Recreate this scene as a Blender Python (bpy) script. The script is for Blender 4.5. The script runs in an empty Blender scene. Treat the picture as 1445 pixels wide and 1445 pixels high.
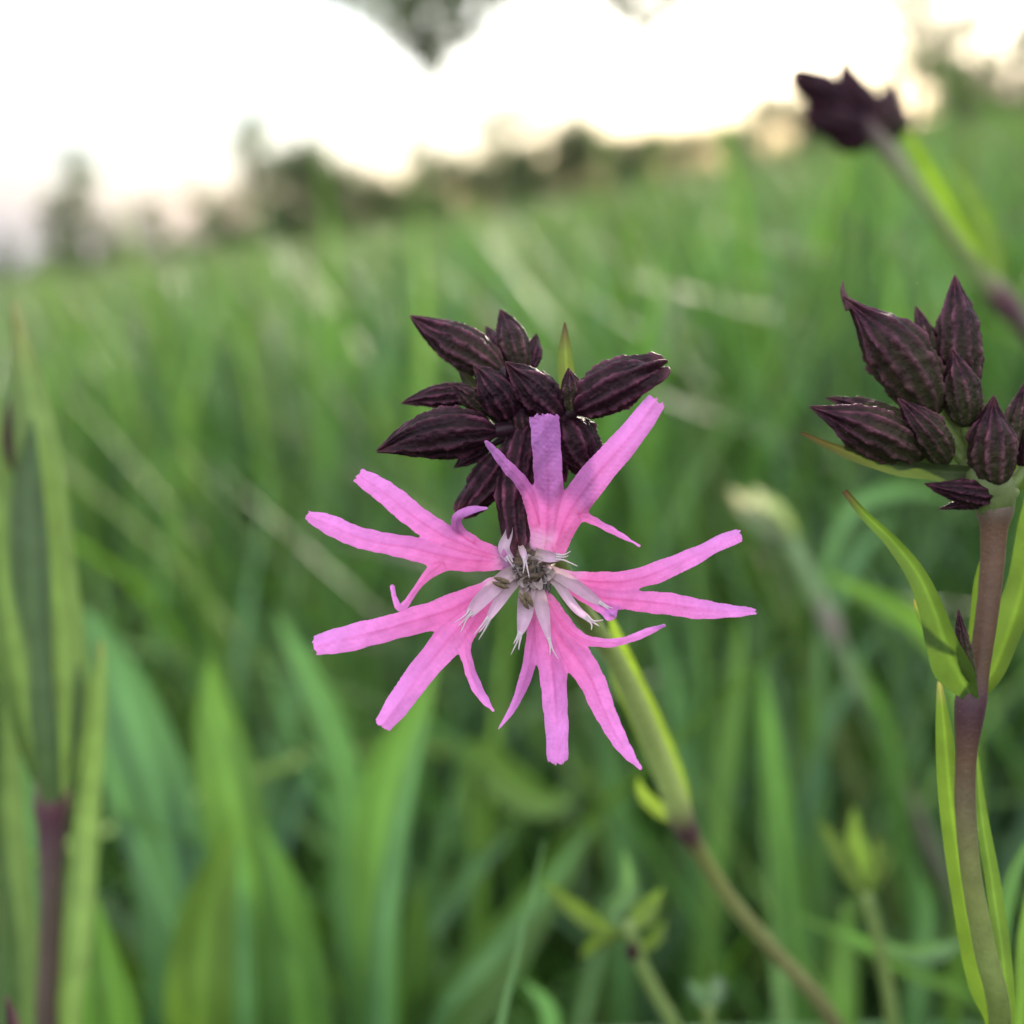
import bpy, math, random
import numpy as np
from mathutils import Vector, Matrix, Quaternion, noise as mnoise

random.seed(7)
rng = np.random.default_rng(11)
scene = bpy.context.scene
COL = scene.collection

# ------------------------------------------------------------------ camera
CAM_H = 0.50
PITCH = math.radians(15.2)
HALF = math.radians(25.0)
FOCUS = 0.100
cam_data = bpy.data.cameras.new("camera")
cam_data.sensor_width = 36.0
cam_data.lens = 18.0 / math.tan(HALF)
cam_data.clip_start = 0.005
cam_data.clip_end = 5000.0
cam_data.dof.use_dof = True
cam_data.dof.focus_distance = FOCUS
cam_data.dof.aperture_fstop = 11.5
cam_data.dof.aperture_blades = 0
cam = bpy.data.objects.new("camera", cam_data)
cam.location = (0, 0, CAM_H)
cam.rotation_euler = (math.pi / 2 - PITCH, 0, 0)
COL.objects.link(cam)
scene.camera = cam

# ------------------------------------------------------------------ sky, sun, exposure
SUN_AZ = math.radians(17.0)      # to the right of the view axis (+Y)
SUN_EL = math.radians(9.0)
world = bpy.data.worlds.new("World")
scene.world = world
world.use_nodes = True
wt = world.node_tree
wt.nodes.clear()
w_out = wt.nodes.new("ShaderNodeOutputWorld")
w_bg = wt.nodes.new("ShaderNodeBackground")
w_bg.inputs["Strength"].default_value = 0.10
w_sky = wt.nodes.new("ShaderNodeTexSky")
w_sky.sky_type = 'NISHITA'
w_sky.sun_disc = False
w_sky.sun_elevation = SUN_EL
w_sky.sun_rotation = SUN_AZ
w_sky.air_density = 1.0
w_sky.dust_density = 0.9
w_sky.ozone_density = 2.0
# thin even cloud over the whole sky, a little uneven
w_tc = wt.nodes.new("ShaderNodeTexCoord")
w_map = wt.nodes.new("ShaderNodeMapping")
w_map.inputs["Scale"].default_value = (1.0, 1.0, 2.6)
w_map.inputs["Location"].default_value = (3.1, 1.2, 0.0)
w_noi = wt.nodes.new("ShaderNodeTexNoise")
w_noi.inputs["Scale"].default_value = 2.3
w_noi.inputs["Detail"].default_value = 6.0
w_noi.inputs["Roughness"].default_value = 0.52
w_ramp = wt.nodes.new("ShaderNodeValToRGB")
w_ramp.color_ramp.elements[0].position = 0.40
w_ramp.color_ramp.elements[0].color = (1.7, 1.85, 2.15, 1)
w_ramp.color_ramp.elements[1].position = 0.62
w_ramp.color_ramp.elements[1].color = (8.0, 7.9, 7.7, 1)
w_mid = w_ramp.color_ramp.elements.new(0.50)
w_mid.color = (5.0, 5.05, 5.2, 1)
w_mix = wt.nodes.new("ShaderNodeMixRGB")
w_mix.inputs["Fac"].default_value = 0.74
wt.links.new(w_tc.outputs["Generated"], w_map.inputs["Vector"])
wt.links.new(w_map.outputs["Vector"], w_noi.inputs["Vector"])
wt.links.new(w_noi.outputs["Fac"], w_ramp.inputs["Fac"])
wt.links.new(w_sky.outputs["Color"], w_mix.inputs["Color1"])
# a bank of low grey stratus all round the horizon
w_sep = wt.nodes.new("ShaderNodeSeparateXYZ")
w_mr = wt.nodes.new("ShaderNodeMapRange"); w_mr.interpolation_type = 'SMOOTHSTEP'
w_mr.inputs["From Min"].default_value = 0.015; w_mr.inputs["From Max"].default_value = 0.165
w_mr.inputs["To Min"].default_value = 1.0; w_mr.inputs["To Max"].default_value = 0.0
w_n2 = wt.nodes.new("ShaderNodeTexNoise"); w_n2.inputs["Scale"].default_value = 5.0; w_n2.inputs["Detail"].default_value = 5.0
w_add = wt.nodes.new("ShaderNodeMath"); w_add.operation = 'MULTIPLY_ADD'
w_add.inputs[1].default_value = 0.16; w_add.inputs[2].default_value = -0.08
w_zz = wt.nodes.new("ShaderNodeMath"); w_zz.operation = 'ADD'
w_bank = wt.nodes.new("ShaderNodeMixRGB"); w_bank.inputs["Color2"].default_value = (0.80, 1.18, 1.85, 1)
wt.links.new(w_tc.outputs["Generated"], w_sep.inputs["Vector"])
wt.links.new(w_map.outputs["Vector"], w_n2.inputs["Vector"])
wt.links.new(w_n2.outputs["Fac"], w_add.inputs[0])
wt.links.new(w_sep.outputs["Z"], w_zz.inputs[0]); wt.links.new(w_add.outputs["Value"], w_zz.inputs[1])
wt.links.new(w_zz.outputs["Value"], w_mr.inputs["Value"])
wt.links.new(w_mr.outputs["Result"], w_bank.inputs["Fac"])
wt.links.new(w_ramp.outputs["Color"], w_bank.inputs["Color1"])
wt.links.new(w_bank.outputs["Color"], w_mix.inputs["Color2"])
wt.links.new(w_mix.outputs["Color"], w_bg.inputs["Color"])
wt.links.new(w_bg.outputs["Background"], w_out.inputs["Surface"])

sun_data = bpy.data.lights.new("sun", 'SUN')
sun_data.energy = 3.0
sun_data.angle = math.radians(12.0)
sun_data.color = (1.0, 0.88, 0.72)
sun = bpy.data.objects.new("sun", sun_data)
sd = Vector((math.sin(SUN_AZ) * math.cos(SUN_EL), math.cos(SUN_AZ) * math.cos(SUN_EL), math.sin(SUN_EL)))
sun.rotation_euler = sd.to_track_quat('Z', 'Y').to_euler()
sun.location = (0, 0, 5)
COL.objects.link(sun)

vs = scene.view_settings
vs.view_transform = 'Standard'
vs.look = 'None'
vs.gamma = 1.0
vs.use_curve_mapping = False
vs.exposure = 2.22
scene.cycles.use_denoising = True
scene.cycles.max_bounces = 8
scene.cycles.transmission_bounces = 4
scene.cycles.sample_clamp_indirect = 6.0

# ------------------------------------------------------------------ helpers
K = 2 * math.tan(HALF) / 1445.0          # metres per photo pixel at 1 m depth
U = K * FOCUS                            # metres per photo pixel at the flower
CP, SP = math.cos(PITCH), math.sin(PITCH)
V_FWD = np.array([0.0, CP, -SP]); V_UP = np.array([0.0, SP, CP]); V_RT = np.array([1.0, 0.0, 0.0])
CAM = np.array([0.0, 0.0, CAM_H])
SLOPE = 0.118


def terrain(x, y):
    x = np.asarray(x, float)
    return SLOPE * x + 0.10 * (np.sqrt(x * x + 9.0) + x - 3.0) / 2


def P(px, py, d):
    """point at depth d (m) along the view axis seen at photo pixel (px, py); arrays allowed"""
    px = np.asarray(px, float); py = np.asarray(py, float); d = np.asarray(d, float)
    a = (px - 722.5) * K * d
    b = -(py - 722.5) * K * d
    return CAM + a[..., None] * V_RT + b[..., None] * V_UP + d[..., None] * V_FWD


def F(px, py, w):
    """same, depth given in flower pixels behind the plane of focus"""
    return P(px, py, FOCUS + np.asarray(w, float) * U)


def mesh_data(name, verts, faces, mat=None, col=None, smooth=True):
    me = bpy.data.meshes.new(name)
    verts = np.asarray(verts, np.float32)
    if isinstance(faces, np.ndarray):
        nf, k = faces.shape
        me.vertices.add(len(verts)); me.vertices.foreach_set("co", verts.ravel())
        me.loops.add(nf * k); me.loops.foreach_set("vertex_index", faces.astype(np.int32).ravel())
        me.polygons.add(nf)
        me.polygons.foreach_set("loop_start", np.arange(0, nf * k, k, dtype=np.int32))
        me.polygons.foreach_set("loop_total", np.full(nf, k, np.int32))
    else:
        me.from_pydata([tuple(v) for v in verts], [], [tuple(f) for f in faces])
    me.update(calc_edges=True)
    if smooth:
        me.polygons.foreach_set("use_smooth", np.ones(len(me.polygons), bool))
    if col is not None:
        at = me.color_attributes.new("tint", 'FLOAT_COLOR', 'POINT')
        c = np.ones((len(verts), 4), np.float32); c[:, :3] = col
        at.data.foreach_set("color", c.ravel())
    if mat: me.materials.append(mat)
    me.validate()
    return me


def root(name, label, cat, loc, group=None):
    o = bpy.data.objects.new(name, None)
    o.empty_display_size = 0.01
    o.location = tuple(loc)
    COL.objects.link(o)
    o["label"] = label; o["category"] = cat
    if group: o["group"] = group
    o["_o"] = [float(v) for v in loc]
    return o


def part(name, verts, faces, mat, parent, col=None, smooth=True, solid=None, subsurf=0):
    off = np.array(list(parent["_o"]) if parent is not None else [0, 0, 0], float)
    me = mesh_data(name, np.asarray(verts) - off, faces, mat, col, smooth)
    o = bpy.data.objects.new(name, me)
    COL.objects.link(o)
    if parent is not None:
        o.parent = parent
        o["_o"] = [float(v) for v in off]
    if subsurf:
        m = o.modifiers.new("sub", 'SUBSURF'); m.levels = subsurf; m.render_levels = subsurf
    if solid:
        m = o.modifiers.new("solid", 'SOLIDIFY'); m.thickness = solid; m.offset = 0.0
    return o


def subroot(name, parent):
    o = bpy.data.objects.new(name, None)
    o.empty_display_size = 0.01
    COL.objects.link(o)
    o.parent = parent
    o["_o"] = [float(v) for v in parent["_o"]]
    return o


def catmull(pts, n):
    """smooth resample of rows (any number of columns); spaced by the root of the chord length so that it never overshoots"""
    p = np.asarray(pts, float)
    if len(p) == 2:
        t = np.linspace(0, 1, n)[:, None]
        return p[0] * (1 - t) + p[1] * t
    ch = np.sqrt(np.linalg.norm(np.diff(p[:, :3], axis=0), axis=1)) + 1e-9
    k = np.concatenate([[0], np.cumsum(ch)])
    sl = np.diff(p, axis=0) / ch[:, None]
    m = np.zeros_like(p)
    m[0] = sl[0]; m[-1] = sl[-1]
    w0 = ch[1:] / (ch[1:] + ch[:-1])
    m[1:-1] = sl[:-1] * w0[:, None] + sl[1:] * (1 - w0)[:, None]
    u = np.linspace(0, k[-1], n)
    i = np.clip(np.searchsorted(k, u, side='right') - 1, 0, len(p) - 2)
    h = ch[i]; t = ((u - k[i]) / h)[:, None]; h = h[:, None]
    return (p[i] * (1 + 2 * t) * (1 - t) ** 2 + m[i] * h * t * (1 - t) ** 2 + p[i + 1] * t * t * (3 - 2 * t) + m[i + 1] * h * t * t * (t - 1))


def unit(v):
    return v / (np.linalg.norm(v, axis=-1, keepdims=True) + 1e-12)


def frames(c):
    t = unit(np.gradient(c, axis=0))
    ref = np.array([0.3, -0.9, 0.3])
    n0 = unit(ref - t[0] * (ref @ t[0]))
    ns = [n0]
    for i in range(1, len(c)):
        v = ns[-1] - t[i] * (ns[-1] @ t[i]); ns.append(unit(v))
    n = np.array(ns)
    return t, n, np.cross(t, n)


def grid_faces(nr, nc, wrap):
    i = np.arange(nr - 1)[:, None]
    cc = nc if wrap else nc - 1
    j = np.arange(cc)[None, :]
    a = i * nc + j; b = i * nc + (j + 1) % nc
    return np.stack([a, b, b + nc, a + nc], -1).reshape(-1, 4)


def nz(p, s, seed=0.0):
    return mnoise.noise(Vector((p[0] * s + seed, p[1] * s + seed * 1.7, p[2] * s - seed)))


def tube(pts, n_along=24, n_round=12, rough=0.0, seed=0):
    """pts rows: x y z r  -> verts, faces, row parameter"""
    c = catmull(pts, n_along)
    r = np.maximum(c[:, 3], 1e-6); c = c[:, :3]
    t, a, b = frames(c)
    th = np.linspace(0, 2 * math.pi, n_round, endpoint=False)
    ring = np.cos(th)[None, :, None] * a[:, None, :] + np.sin(th)[None, :, None] * b[:, None, :]
    rr = r[:, None] * np.ones(n_round)[None, :]
    if n_round >= 18: rr = rr * (1 + .025 * np.cos(6 * th + .5))[None, :]
    if rough:
        rs = np.random.default_rng(seed)
        rr = rr * (1 + rough * rs.normal(size=rr.shape))
    v = c[:, None, :] + ring * rr[:, :, None]
    v = v.reshape(-1, 3)
    f = grid_faces(n_along, n_round, True)
    tt = np.repeat(np.linspace(0, 1, n_along), n_round)
    # closed ends
    v = np.vstack([v, c[0], c[-1]])
    tt = np.append(tt, [0, 1])
    i0, i1 = len(v) - 2, len(v) - 1
    caps = []
    for j in range(n_round):
        k = (j + 1) % n_round
        caps.append((k, j, i0, i0)); o = (n_along - 1) * n_round; caps.append((o + j, o + k, i1, i1))
    faces = [tuple(q) for q in f] + [q[:3] for q in caps]
    return v, faces, tt


def ribbon(pts, n_along=16, n_across=5, face=None, roll=0.0, fold=0.25, wave=0.0, seed=0, roll_end=None):
    """leaf blade. pts rows: x y z halfwidth (base first)"""
    c = catmull(pts, n_along)
    hw = np.maximum(c[:, 3], 2e-5); c = c[:, :3]
    t = unit(np.gradient(c, axis=0))
    view = unit(c - CAM) if face is None else np.tile(unit(np.asarray(face, float)), (n_along, 1))
    side = unit(np.cross(t, view)); nrm = unit(np.cross(side, t))
    rl = np.linspace(roll, roll if roll_end is None else roll_end, n_along)[:, None]
    s2 = side * np.cos(rl) + nrm * np.sin(rl); n2 = -side * np.sin(rl) + nrm * np.cos(rl)
    u = np.linspace(-1, 1, n_across)
    v = c[:, None, :] + s2[:, None, :] * (u[None, :] * hw[:, None])[:, :, None]
    dep = fold * hw[:, None] * (np.abs(u)[None, :] ** 1.5)
    if wave:
        rs = np.random.default_rng(seed)
        ph = rs.uniform(0, 6.28, 2); fr = rs.uniform(1.5, 3.5)
        s = np.linspace(0, 1, n_along)[:, None]
        dep = dep + wave * hw[:, None] * u[None, :] * np.sin(fr * 6.28 * s + ph[0]) + wave * .6 * hw[:, None] * np.sin(fr * 3 * s + ph[1])
    v = v - n2[:, None, :] * dep[:, :, None]
    tt = np.repeat(np.linspace(0, 1, n_along), n_across)
    uu = np.tile(u, n_along)
    return v.reshape(-1, 3), grid_faces(n_along, n_across, False), tt, uu


# ------------------------------------------------------------------ materials
def new_mat(name):
    m = bpy.data.materials.new(name); m.use_nodes = True
    m.node_tree.nodes.clear()
    return m, m.node_tree.nodes, m.node_tree.links


def leafy(name, transl=0.35, rough=0.5, noise_scale=400.0, noise_amt=0.25, bump=0.15, bump_scale=900.0, spec=0.35,
          tr_gain=(1.05, 1.30, 0.5), streak=None, sheen=0.0):
    """thin plant tissue: tint attribute, a little uneven, lets light through"""
    m, N, L = new_mat(name)
    out = N.new("ShaderNodeOutputMaterial")
    at = N.new("ShaderNodeAttribute"); at.attribute_name = "tint"
    tc = N.new("ShaderNodeTexCoord")
    no = N.new("ShaderNodeTexNoise"); no.inputs["Scale"].default_value = noise_scale; no.inputs["Detail"].default_value = 4
    mp = N.new("ShaderNodeMapping")
    if streak: mp.inputs["Scale"].default_value = streak
    L.new(tc.outputs["Object"], mp.inputs["Vector"]); L.new(mp.outputs["Vector"], no.inputs["Vector"])
    mr = N.new("ShaderNodeMapRange")
    mr.inputs["From Min"].default_value = 0.3; mr.inputs["From Max"].default_value = 0.7
    mr.inputs["To Min"].default_value = 1 - noise_amt; mr.inputs["To Max"].default_value = 1 + noise_amt
    L.new(no.outputs["Fac"], mr.inputs["Value"])
    mul = N.new("ShaderNodeMixRGB"); mul.blend_type = 'MULTIPLY'; mul.inputs["Fac"].default_value = 1
    L.new(at.outputs["Color"], mul.inputs["Color1"]); L.new(mr.outputs["Result"], mul.inputs["Color2"])
    pb = N.new("ShaderNodeBsdfPrincipled")
    pb.inputs["Roughness"].default_value = rough
    pb.inputs["Specular IOR Level"].default_value = spec
    if sheen:
        pb.inputs["Sheen Weight"].default_value = sheen; pb.inputs["Sheen Roughness"].default_value = 0.4
    L.new(mul.outputs["Color"], pb.inputs["Base Color"])
    if bump:
        nb = N.new("ShaderNodeTexNoise"); nb.inputs["Scale"].default_value = bump_scale; nb.inputs["Detail"].default_value = 3
        L.new(mp.outputs["Vector"], nb.inputs["Vector"])
        bp = N.new("ShaderNodeBump"); bp.inputs["Strength"].default_value = bump; bp.inputs["Distance"].default_value = 0.0004
        L.new(nb.outputs["Fac"], bp.inputs["Height"]); L.new(bp.outputs["Normal"], pb.inputs["Normal"])
    if transl > 0:
        tr = N.new("ShaderNodeBsdfTranslucent")
        tm = N.new("ShaderNodeMixRGB"); tm.blend_type = 'MULTIPLY'; tm.inputs["Fac"].default_value = 1
        tm.inputs["Color2"].default_value = (*tr_gain, 1)
        L.new(mul.outputs["Color"], tm.inputs["Color1"]); L.new(tm.outputs["Color"], tr.inputs["Color"])
        mx = N.new("ShaderNodeMixShader"); mx.inputs["Fac"].default_value = transl
        L.new(pb.outputs["BSDF"], mx.inputs[1]); L.new(tr.outputs["BSDF"], mx.inputs[2])
        L.new(mx.outputs["Shader"], out.inputs["Surface"])
    else:
        L.new(pb.outputs["BSDF"], out.inputs["Surface"])
    return m


M_petal = leafy("petal", transl=0.28, rough=0.55, noise_scale=900, noise_amt=0.08, bump=0.3, bump_scale=3000, spec=0.25, tr_gain=(1.05, 1.0, 1.05))
M_bud = leafy("calyx", transl=0.0, rough=0.55, noise_scale=1800, noise_amt=0.3, bump=0.35, bump_scale=3500, spec=0.14)
M_leaf = leafy("plant_leaf", transl=0.50, rough=0.55, noise_scale=260, noise_amt=0.16, bump=0.25, bump_scale=1500)
M_stem = leafy("stem_skin", transl=0.0, rough=0.5, noise_scale=700, noise_amt=0.12, bump=0.2, bump_scale=2500, sheen=0.06)
M_blade = leafy("grass_blade", transl=0.34, rough=0.45, noise_scale=60, noise_amt=0.18, bump=0.0, spec=0.35)
M_anther = leafy("anther", transl=0.0, rough=0.8, noise_scale=3000, noise_amt=0.4, bump=0.5, bump_scale=5000)
M_tree_leaf = leafy("tree_leaf", transl=0.35, rough=0.5, noise_scale=2, noise_amt=0.35, bump=0.0)
M_bark = leafy("bark", transl=0.0, rough=0.9, noise_scale=6, noise_amt=0.4, bump=0.6, bump_scale=12)


def soil_mat():
    m, N, L = new_mat("soil")
    out = N.new("ShaderNodeOutputMaterial"); pb = N.new("ShaderNodeBsdfPrincipled")
    tc = N.new("ShaderNodeTexCoord")
    n1 = N.new("ShaderNodeTexNoise"); n1.inputs["Scale"].default_value = 1.3; n1.inputs["Detail"].default_value = 8
    r = N.new("ShaderNodeValToRGB")
    r.color_ramp.elements[0].color = (0.020, 0.026, 0.012, 1); r.color_ramp.elements[0].position = 0.3
    r.color_ramp.elements[1].color = (0.040, 0.060, 0.020, 1); r.color_ramp.elements[1].position = 0.75
    L.new(tc.outputs["Object"], n1.inputs["Vector"]); L.new(n1.outputs["Fac"], r.inputs["Fac"])
    L.new(r.outputs["Color"], pb.inputs["Base Color"]); pb.inputs["Roughness"].default_value = 0.95
    L.new(pb.outputs["BSDF"], out.inputs["Surface"])
    return m


M_soil = soil_mat()

# ------------------------------------------------------------------ ground: a meadow slope rising to the right
xs = np.unique(np.concatenate([np.linspace(-3, 3, 25), np.linspace(-60, 60, 49), np.linspace(-1500, 1500, 61)]))
ys = np.unique(np.concatenate([np.linspace(-3, 6, 31), np.linspace(-40, 100, 57), np.linspace(-400, 2600, 61)]))
gx, gy = np.meshgrid(xs, ys)
far = np.clip((np.hypot(gx, gy) - 10) / 60, 0, 1)
gz = terrain(gx, gy) + 0.25 * far * np.sin(gx * 0.13 + 1) * np.sin(gy * 0.09)
gv = np.stack([gx, gy, gz], -1).reshape(-1, 3)
ground = part("ground", gv, grid_faces(len(ys), len(xs), False), M_soil, None)
ground["kind"] = "structure"
ground["label"] = "grassy meadow ground rising towards the sunset side"

# ------------------------------------------------------------------ trees
def leaf_cloud(clumps, n, size, rs, cols):
    """many small leaf faces spread through clump volumes; clumps rows: x y z r"""
    cl = np.asarray(clumps, float)
    wgt = cl[:, 3] ** 2; wgt /= wgt.sum()
    k = rs.choice(len(cl), n, p=wgt)
    d = unit(rs.normal(size=(n, 3)))
    rad = cl[k, 3] * rs.uniform(0.25, 1.0, n) ** 0.6
    c = cl[k, :3] + d * rad[:, None] * np.array([1, 1, 0.85])
    a = unit(rs.normal(size=(n, 3))); b = unit(np.cross(a, rs.normal(size=(n, 3))))
    s = size * rs.uniform(0.6, 1.4, n)[:, None]
    v = np.stack([c - a * s, c + b * s * 0.45, c + a * s, c - b * s * 0.45], 1).reshape(-1, 3)
    f = np.arange(4 * n).reshape(n, 4)
    base = np.asarray(cols)[rs.integers(0, len(cols), n)] * rs.uniform(0.7, 1.3, n)[:, None]
    return v, f, np.repeat(base, 4, 0)


def join(parts):
    vs_, fs_, cs_, o = [], [], [], 0
    for v, f, c in parts:
        vs_.append(np.asarray(v)); fs_ += [tuple(int(i) + o for i in q) for q in f]
        cs_.append(np.broadcast_to(np.asarray(c, float), (len(v), 3))); o += len(v)
    return np.vstack(vs_), fs_, np.vstack(cs_)


TREE_GREENS = [(0.085, 0.12, 0.05), (0.10, 0.13, 0.06), (0.07, 0.10, 0.045), (0.13, 0.13, 0.085)]


def tree_variant(seed, h, spread, n_leaf, leaf, gap):
    rs = np.random.default_rng(seed)
    bits, clumps = [], []
    trunk = [(0, 0, -0.3, h * 0.028), (0.02 * h, 0, h * 0.3, h * 0.02), (-0.01 * h, 0.02 * h, h * 0.6, h * 0.012), (0, 0, h * 0.93, h * 0.004)]
    bits.append(tube(trunk, 10, 7)[:2] + ((0.05, 0.042, 0.033),))
    for i in range(11):
        z0 = h * (rs.uniform(0.0, 0.15) if i % 3 == 0 else rs.uniform(0.1, 0.8)); a = i * 2.4 + rs.uniform(-.4, .4)
        ln = spread * rs.uniform(0.6, 1.0) * (1.05 - 0.5 * z0 / h)
        up = ln * rs.uniform(0.2, 0.8)
        e = np.array([math.cos(a) * ln, math.sin(a) * ln, z0 + up])
        bits.append(tube([(0, 0, z0, h * 0.009), (e[0] * .5, e[1] * .5, z0 + up * .35, h * 0.006), (*e, h * 0.002)], 6, 5)[:2] + ((0.05, 0.042, 0.033),))
        clumps.append((*e, spread * rs.uniform(0.22, 0.42) * gap))
        m = e * 0.6; m[2] = z0 + up * .5
        clumps.append((*m, spread * rs.uniform(0.2, 0.36) * gap))
    clumps.append((0, 0, h * 0.92, spread * 0.17))
    for k in range(9): clumps.append((rs.normal() * spread * .22, rs.normal() * spread * .22, h * rs.uniform(.35, .85), spread * rs.uniform(.22, .4)))
    for k in range(4): clumps.append((rs.normal() * spread * .4, rs.normal() * spread * .4, h * rs.uniform(.04, .16), spread * .4))
    v, f, c = join(bits)
    tm = mesh_data("trunk", v, f, M_bark, c)
    v, f, c = leaf_cloud(clumps, n_leaf, leaf, rs, TREE_GREENS)
    cm = mesh_data("crown", v, f, M_tree_leaf, c)
    return tm, cm


VAR = [tree_variant(1, 4.0, 1.7, 8200, 0.085, 1.15), tree_variant(2, 5.0, 1.6, 5200, 0.085, 0.95),
       tree_variant(3, 3.2, 2.2, 6800, 0.085, 1.1), tree_variant(4, 6.5, 2.3, 5200, 0.095, 0.85)]


def place_tree(var, px, d, scale, label, group="trees along the far edge of the meadow", name="tree", rz=None):
    x = (px - 722.5) * K * d
    y = d / CP * 0.99
    r = root(name, label, "tree", (x, y, terrain(x, y)), group)
    rz = random.uniform(0, 6.28) if rz is None else rz
    r.scale = (scale,) * 3; r.rotation_euler = (0, 0, rz)
    for nm, me in zip(("trunk", "crown"), VAR[var]):
        o = bpy.data.objects.new(nm, me); COL.objects.link(o); o.parent = r
    return r


place_tree(0, 432, 42, 1.12, "dark dense round tree, the darkest of the distant tree line")
place_tree(1, 362, 52, 1.45, "thin pale tree just to the left of the dark round tree")
place_tree(1, 122, 60, 1.5, "lone slender tree over the low left end of the skyline")
place_tree(3, 215, 95, 0.95, "small faint tree between the lone slender tree and the thin pale tree")
place_tree(1, 10, 75, 0.8, "faint low tree at the left edge of the picture")
place_tree(3, 290, 90, 1.0, "faint thin tree beside the thin pale tree, on its left")
place_tree(2, 500, 60, 1.25, "low bush on the skyline just right of the dark round tree")
place_tree(1, 592, 62, 1.2, "thin small tree on the skyline over the upper left bud")
place_tree(3, 715, 56, 1.0, "taller sparse tree on the skyline above the flower")
place_tree(0, 800, 60, 1.3, "dark rounded tree on the skyline right of the sparse tree")
place_tree(2, 1085, 48, 0.95, "round bush in the sunset glow beside the drooping bud stem")
place_tree(3, 1262, 44, 1.15, "sparse tall tree on the high slope behind the blurred bud head", name="hillside_tree")
place_tree(1, 1415, 40, 1.05, "sparse tree at the top right corner of the picture", name="hillside_tree")
place_tree(2, 1330, 46, 0.9, "low bush on the high slope between the two sparse trees", name="hillside_tree")
for px, d, sc in [(545, 66, 1.0), (640, 60, 1.25), (690, 68, 1.15), (752, 64, 1.2), (845, 70, 1.3), (885, 62, 1.05), (935, 74, 1.15), (985, 66, .95), (1035, 70, .9), (1140, 52, .75), (1190, 46, .7), (465, 70, 1.0), (330, 100, .8), (170, 105, .75), (70, 100, .7), (250, 110, .7)]:
    place_tree(2, px, d, sc, "low rounded shrub of the blurred hedge along the skyline", group="shrubs of the skyline hedge", name="hedge_shrub")


# the old tree whose drooping bough hangs into the picture from above
def bough_tree():
    d = 11.0
    tip = P(612, 100, d); mid = P(590, 30, d); top = P(560, -220, d + .3); high = P(300, -420, d + .6)
    bx, by = -8.2, 12.0
    base = np.array([bx, by, terrain(bx, by)])
    r = root("overhanging_tree", "large tree with a drooping leafy bough hanging into the sky from above", "tree", base)
    bits = []
    tp = [(bx, by, base[2] - .3, .28), (bx + .1, by, base[2] + 2, .22), (bx + .3, by - .1, base[2] + 4.5, .17), (bx + .4, by, base[2] + 8.5, .06)]
    brown = (0.05, 0.042, 0.033)
    bits.append(tube(tp, 14, 9)[:2] + (brown,))
    v, f, c = join(bits); part("trunk", v, f, M_bark, r, c)
    limb = [(bx + .25, by, base[2] + 4.2, .11), (*high, .07), (*top, .04), (*mid, .015), (*tip, .004)]
    v, f, _ = tube(limb, 26, 7); part("bough", v, f, M_bark, r, np.tile(brown, (len(v), 1)))
    tw2 = [(*high, .04), (*P(700, -420, d), .03), (*P(880, -120, d), .02), (*P(905, 40, d), .008), (*P(922, 125, d), .003)]
    v, f, _ = tube(tw2, 26, 7); part("bough", v, f, M_bark, r, np.tile(brown, (len(v), 1)))
    rs = np.random.default_rng(5)
    cl = []
    for (px, py, rp) in [(612, 108, 14), (614, 96, 20), (606, 80, 28), (602, 64, 34), (570, 48, 36), (648, 48, 36), (540, 22, 40), (600, 10, 55), (670, 14, 46), (500, -5, 40), (720, -20, 40), (470, -25, 45), (590, -40, 70), (690, -40, 60),
                         (560, -120, 80), (640, -130, 80), (500, -220, 90), (420, -300, 90)]:
        cl.append((*P(px, py, d + rs.uniform(-.4, .4)), rp * K * d))
    cl2 = [(*P(px, py, d + rs.uniform(-.3, .3)), rp * K * d) for (px, py, rp) in [(918, 70, 12), (908, 40, 26), (885, 12, 36), (945, 2, 36), (852, -14, 34), (890, -60, 60), (960, -50, 50)]]
    v, f, c = leaf_cloud(cl2, 1500, 0.05, rs, TREE_GREENS); part("crown", v, f, M_tree_leaf, r, c)
    v, f, c = leaf_cloud(cl, 5400, 0.058, rs, TREE_GREENS); part("crown", v, f, M_tree_leaf, r, c)
    cl = [(bx + .4 + rs.normal() * 1.1, by + rs.normal() * 1.1, base[2] + rs.uniform(5, 9.5), rs.uniform(.6, 1.2)) for _ in range(16)]
    v, f, c = leaf_cloud(cl, 6000, 0.09, rs, TREE_GREENS); part("crown", v, f, M_tree_leaf, r, c)


bough_tree()

# ------------------------------------------------------------------ meadow grass (uncountable)
GREEN = np.array([0.088, 0.178, 0.047]); BLUEG = np.array([0.080, 0.164, 0.094]); YELG = np.array([0.150, 0.225, 0.036]); HEADS = np.array([0.165, 0.155, 0.105]); STRAW = np.array([0.20, 0.18, 0.09])


def grass_tint(t):
    """0 bluish .. 1 yellowish"""
    t = np.asarray(t, float)[..., None]
    return np.where(t < .5, BLUEG * (1 - 2 * t) + GREEN * 2 * t, GREEN * (2 - 2 * t) + YELG * (2 * t - 1))


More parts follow.
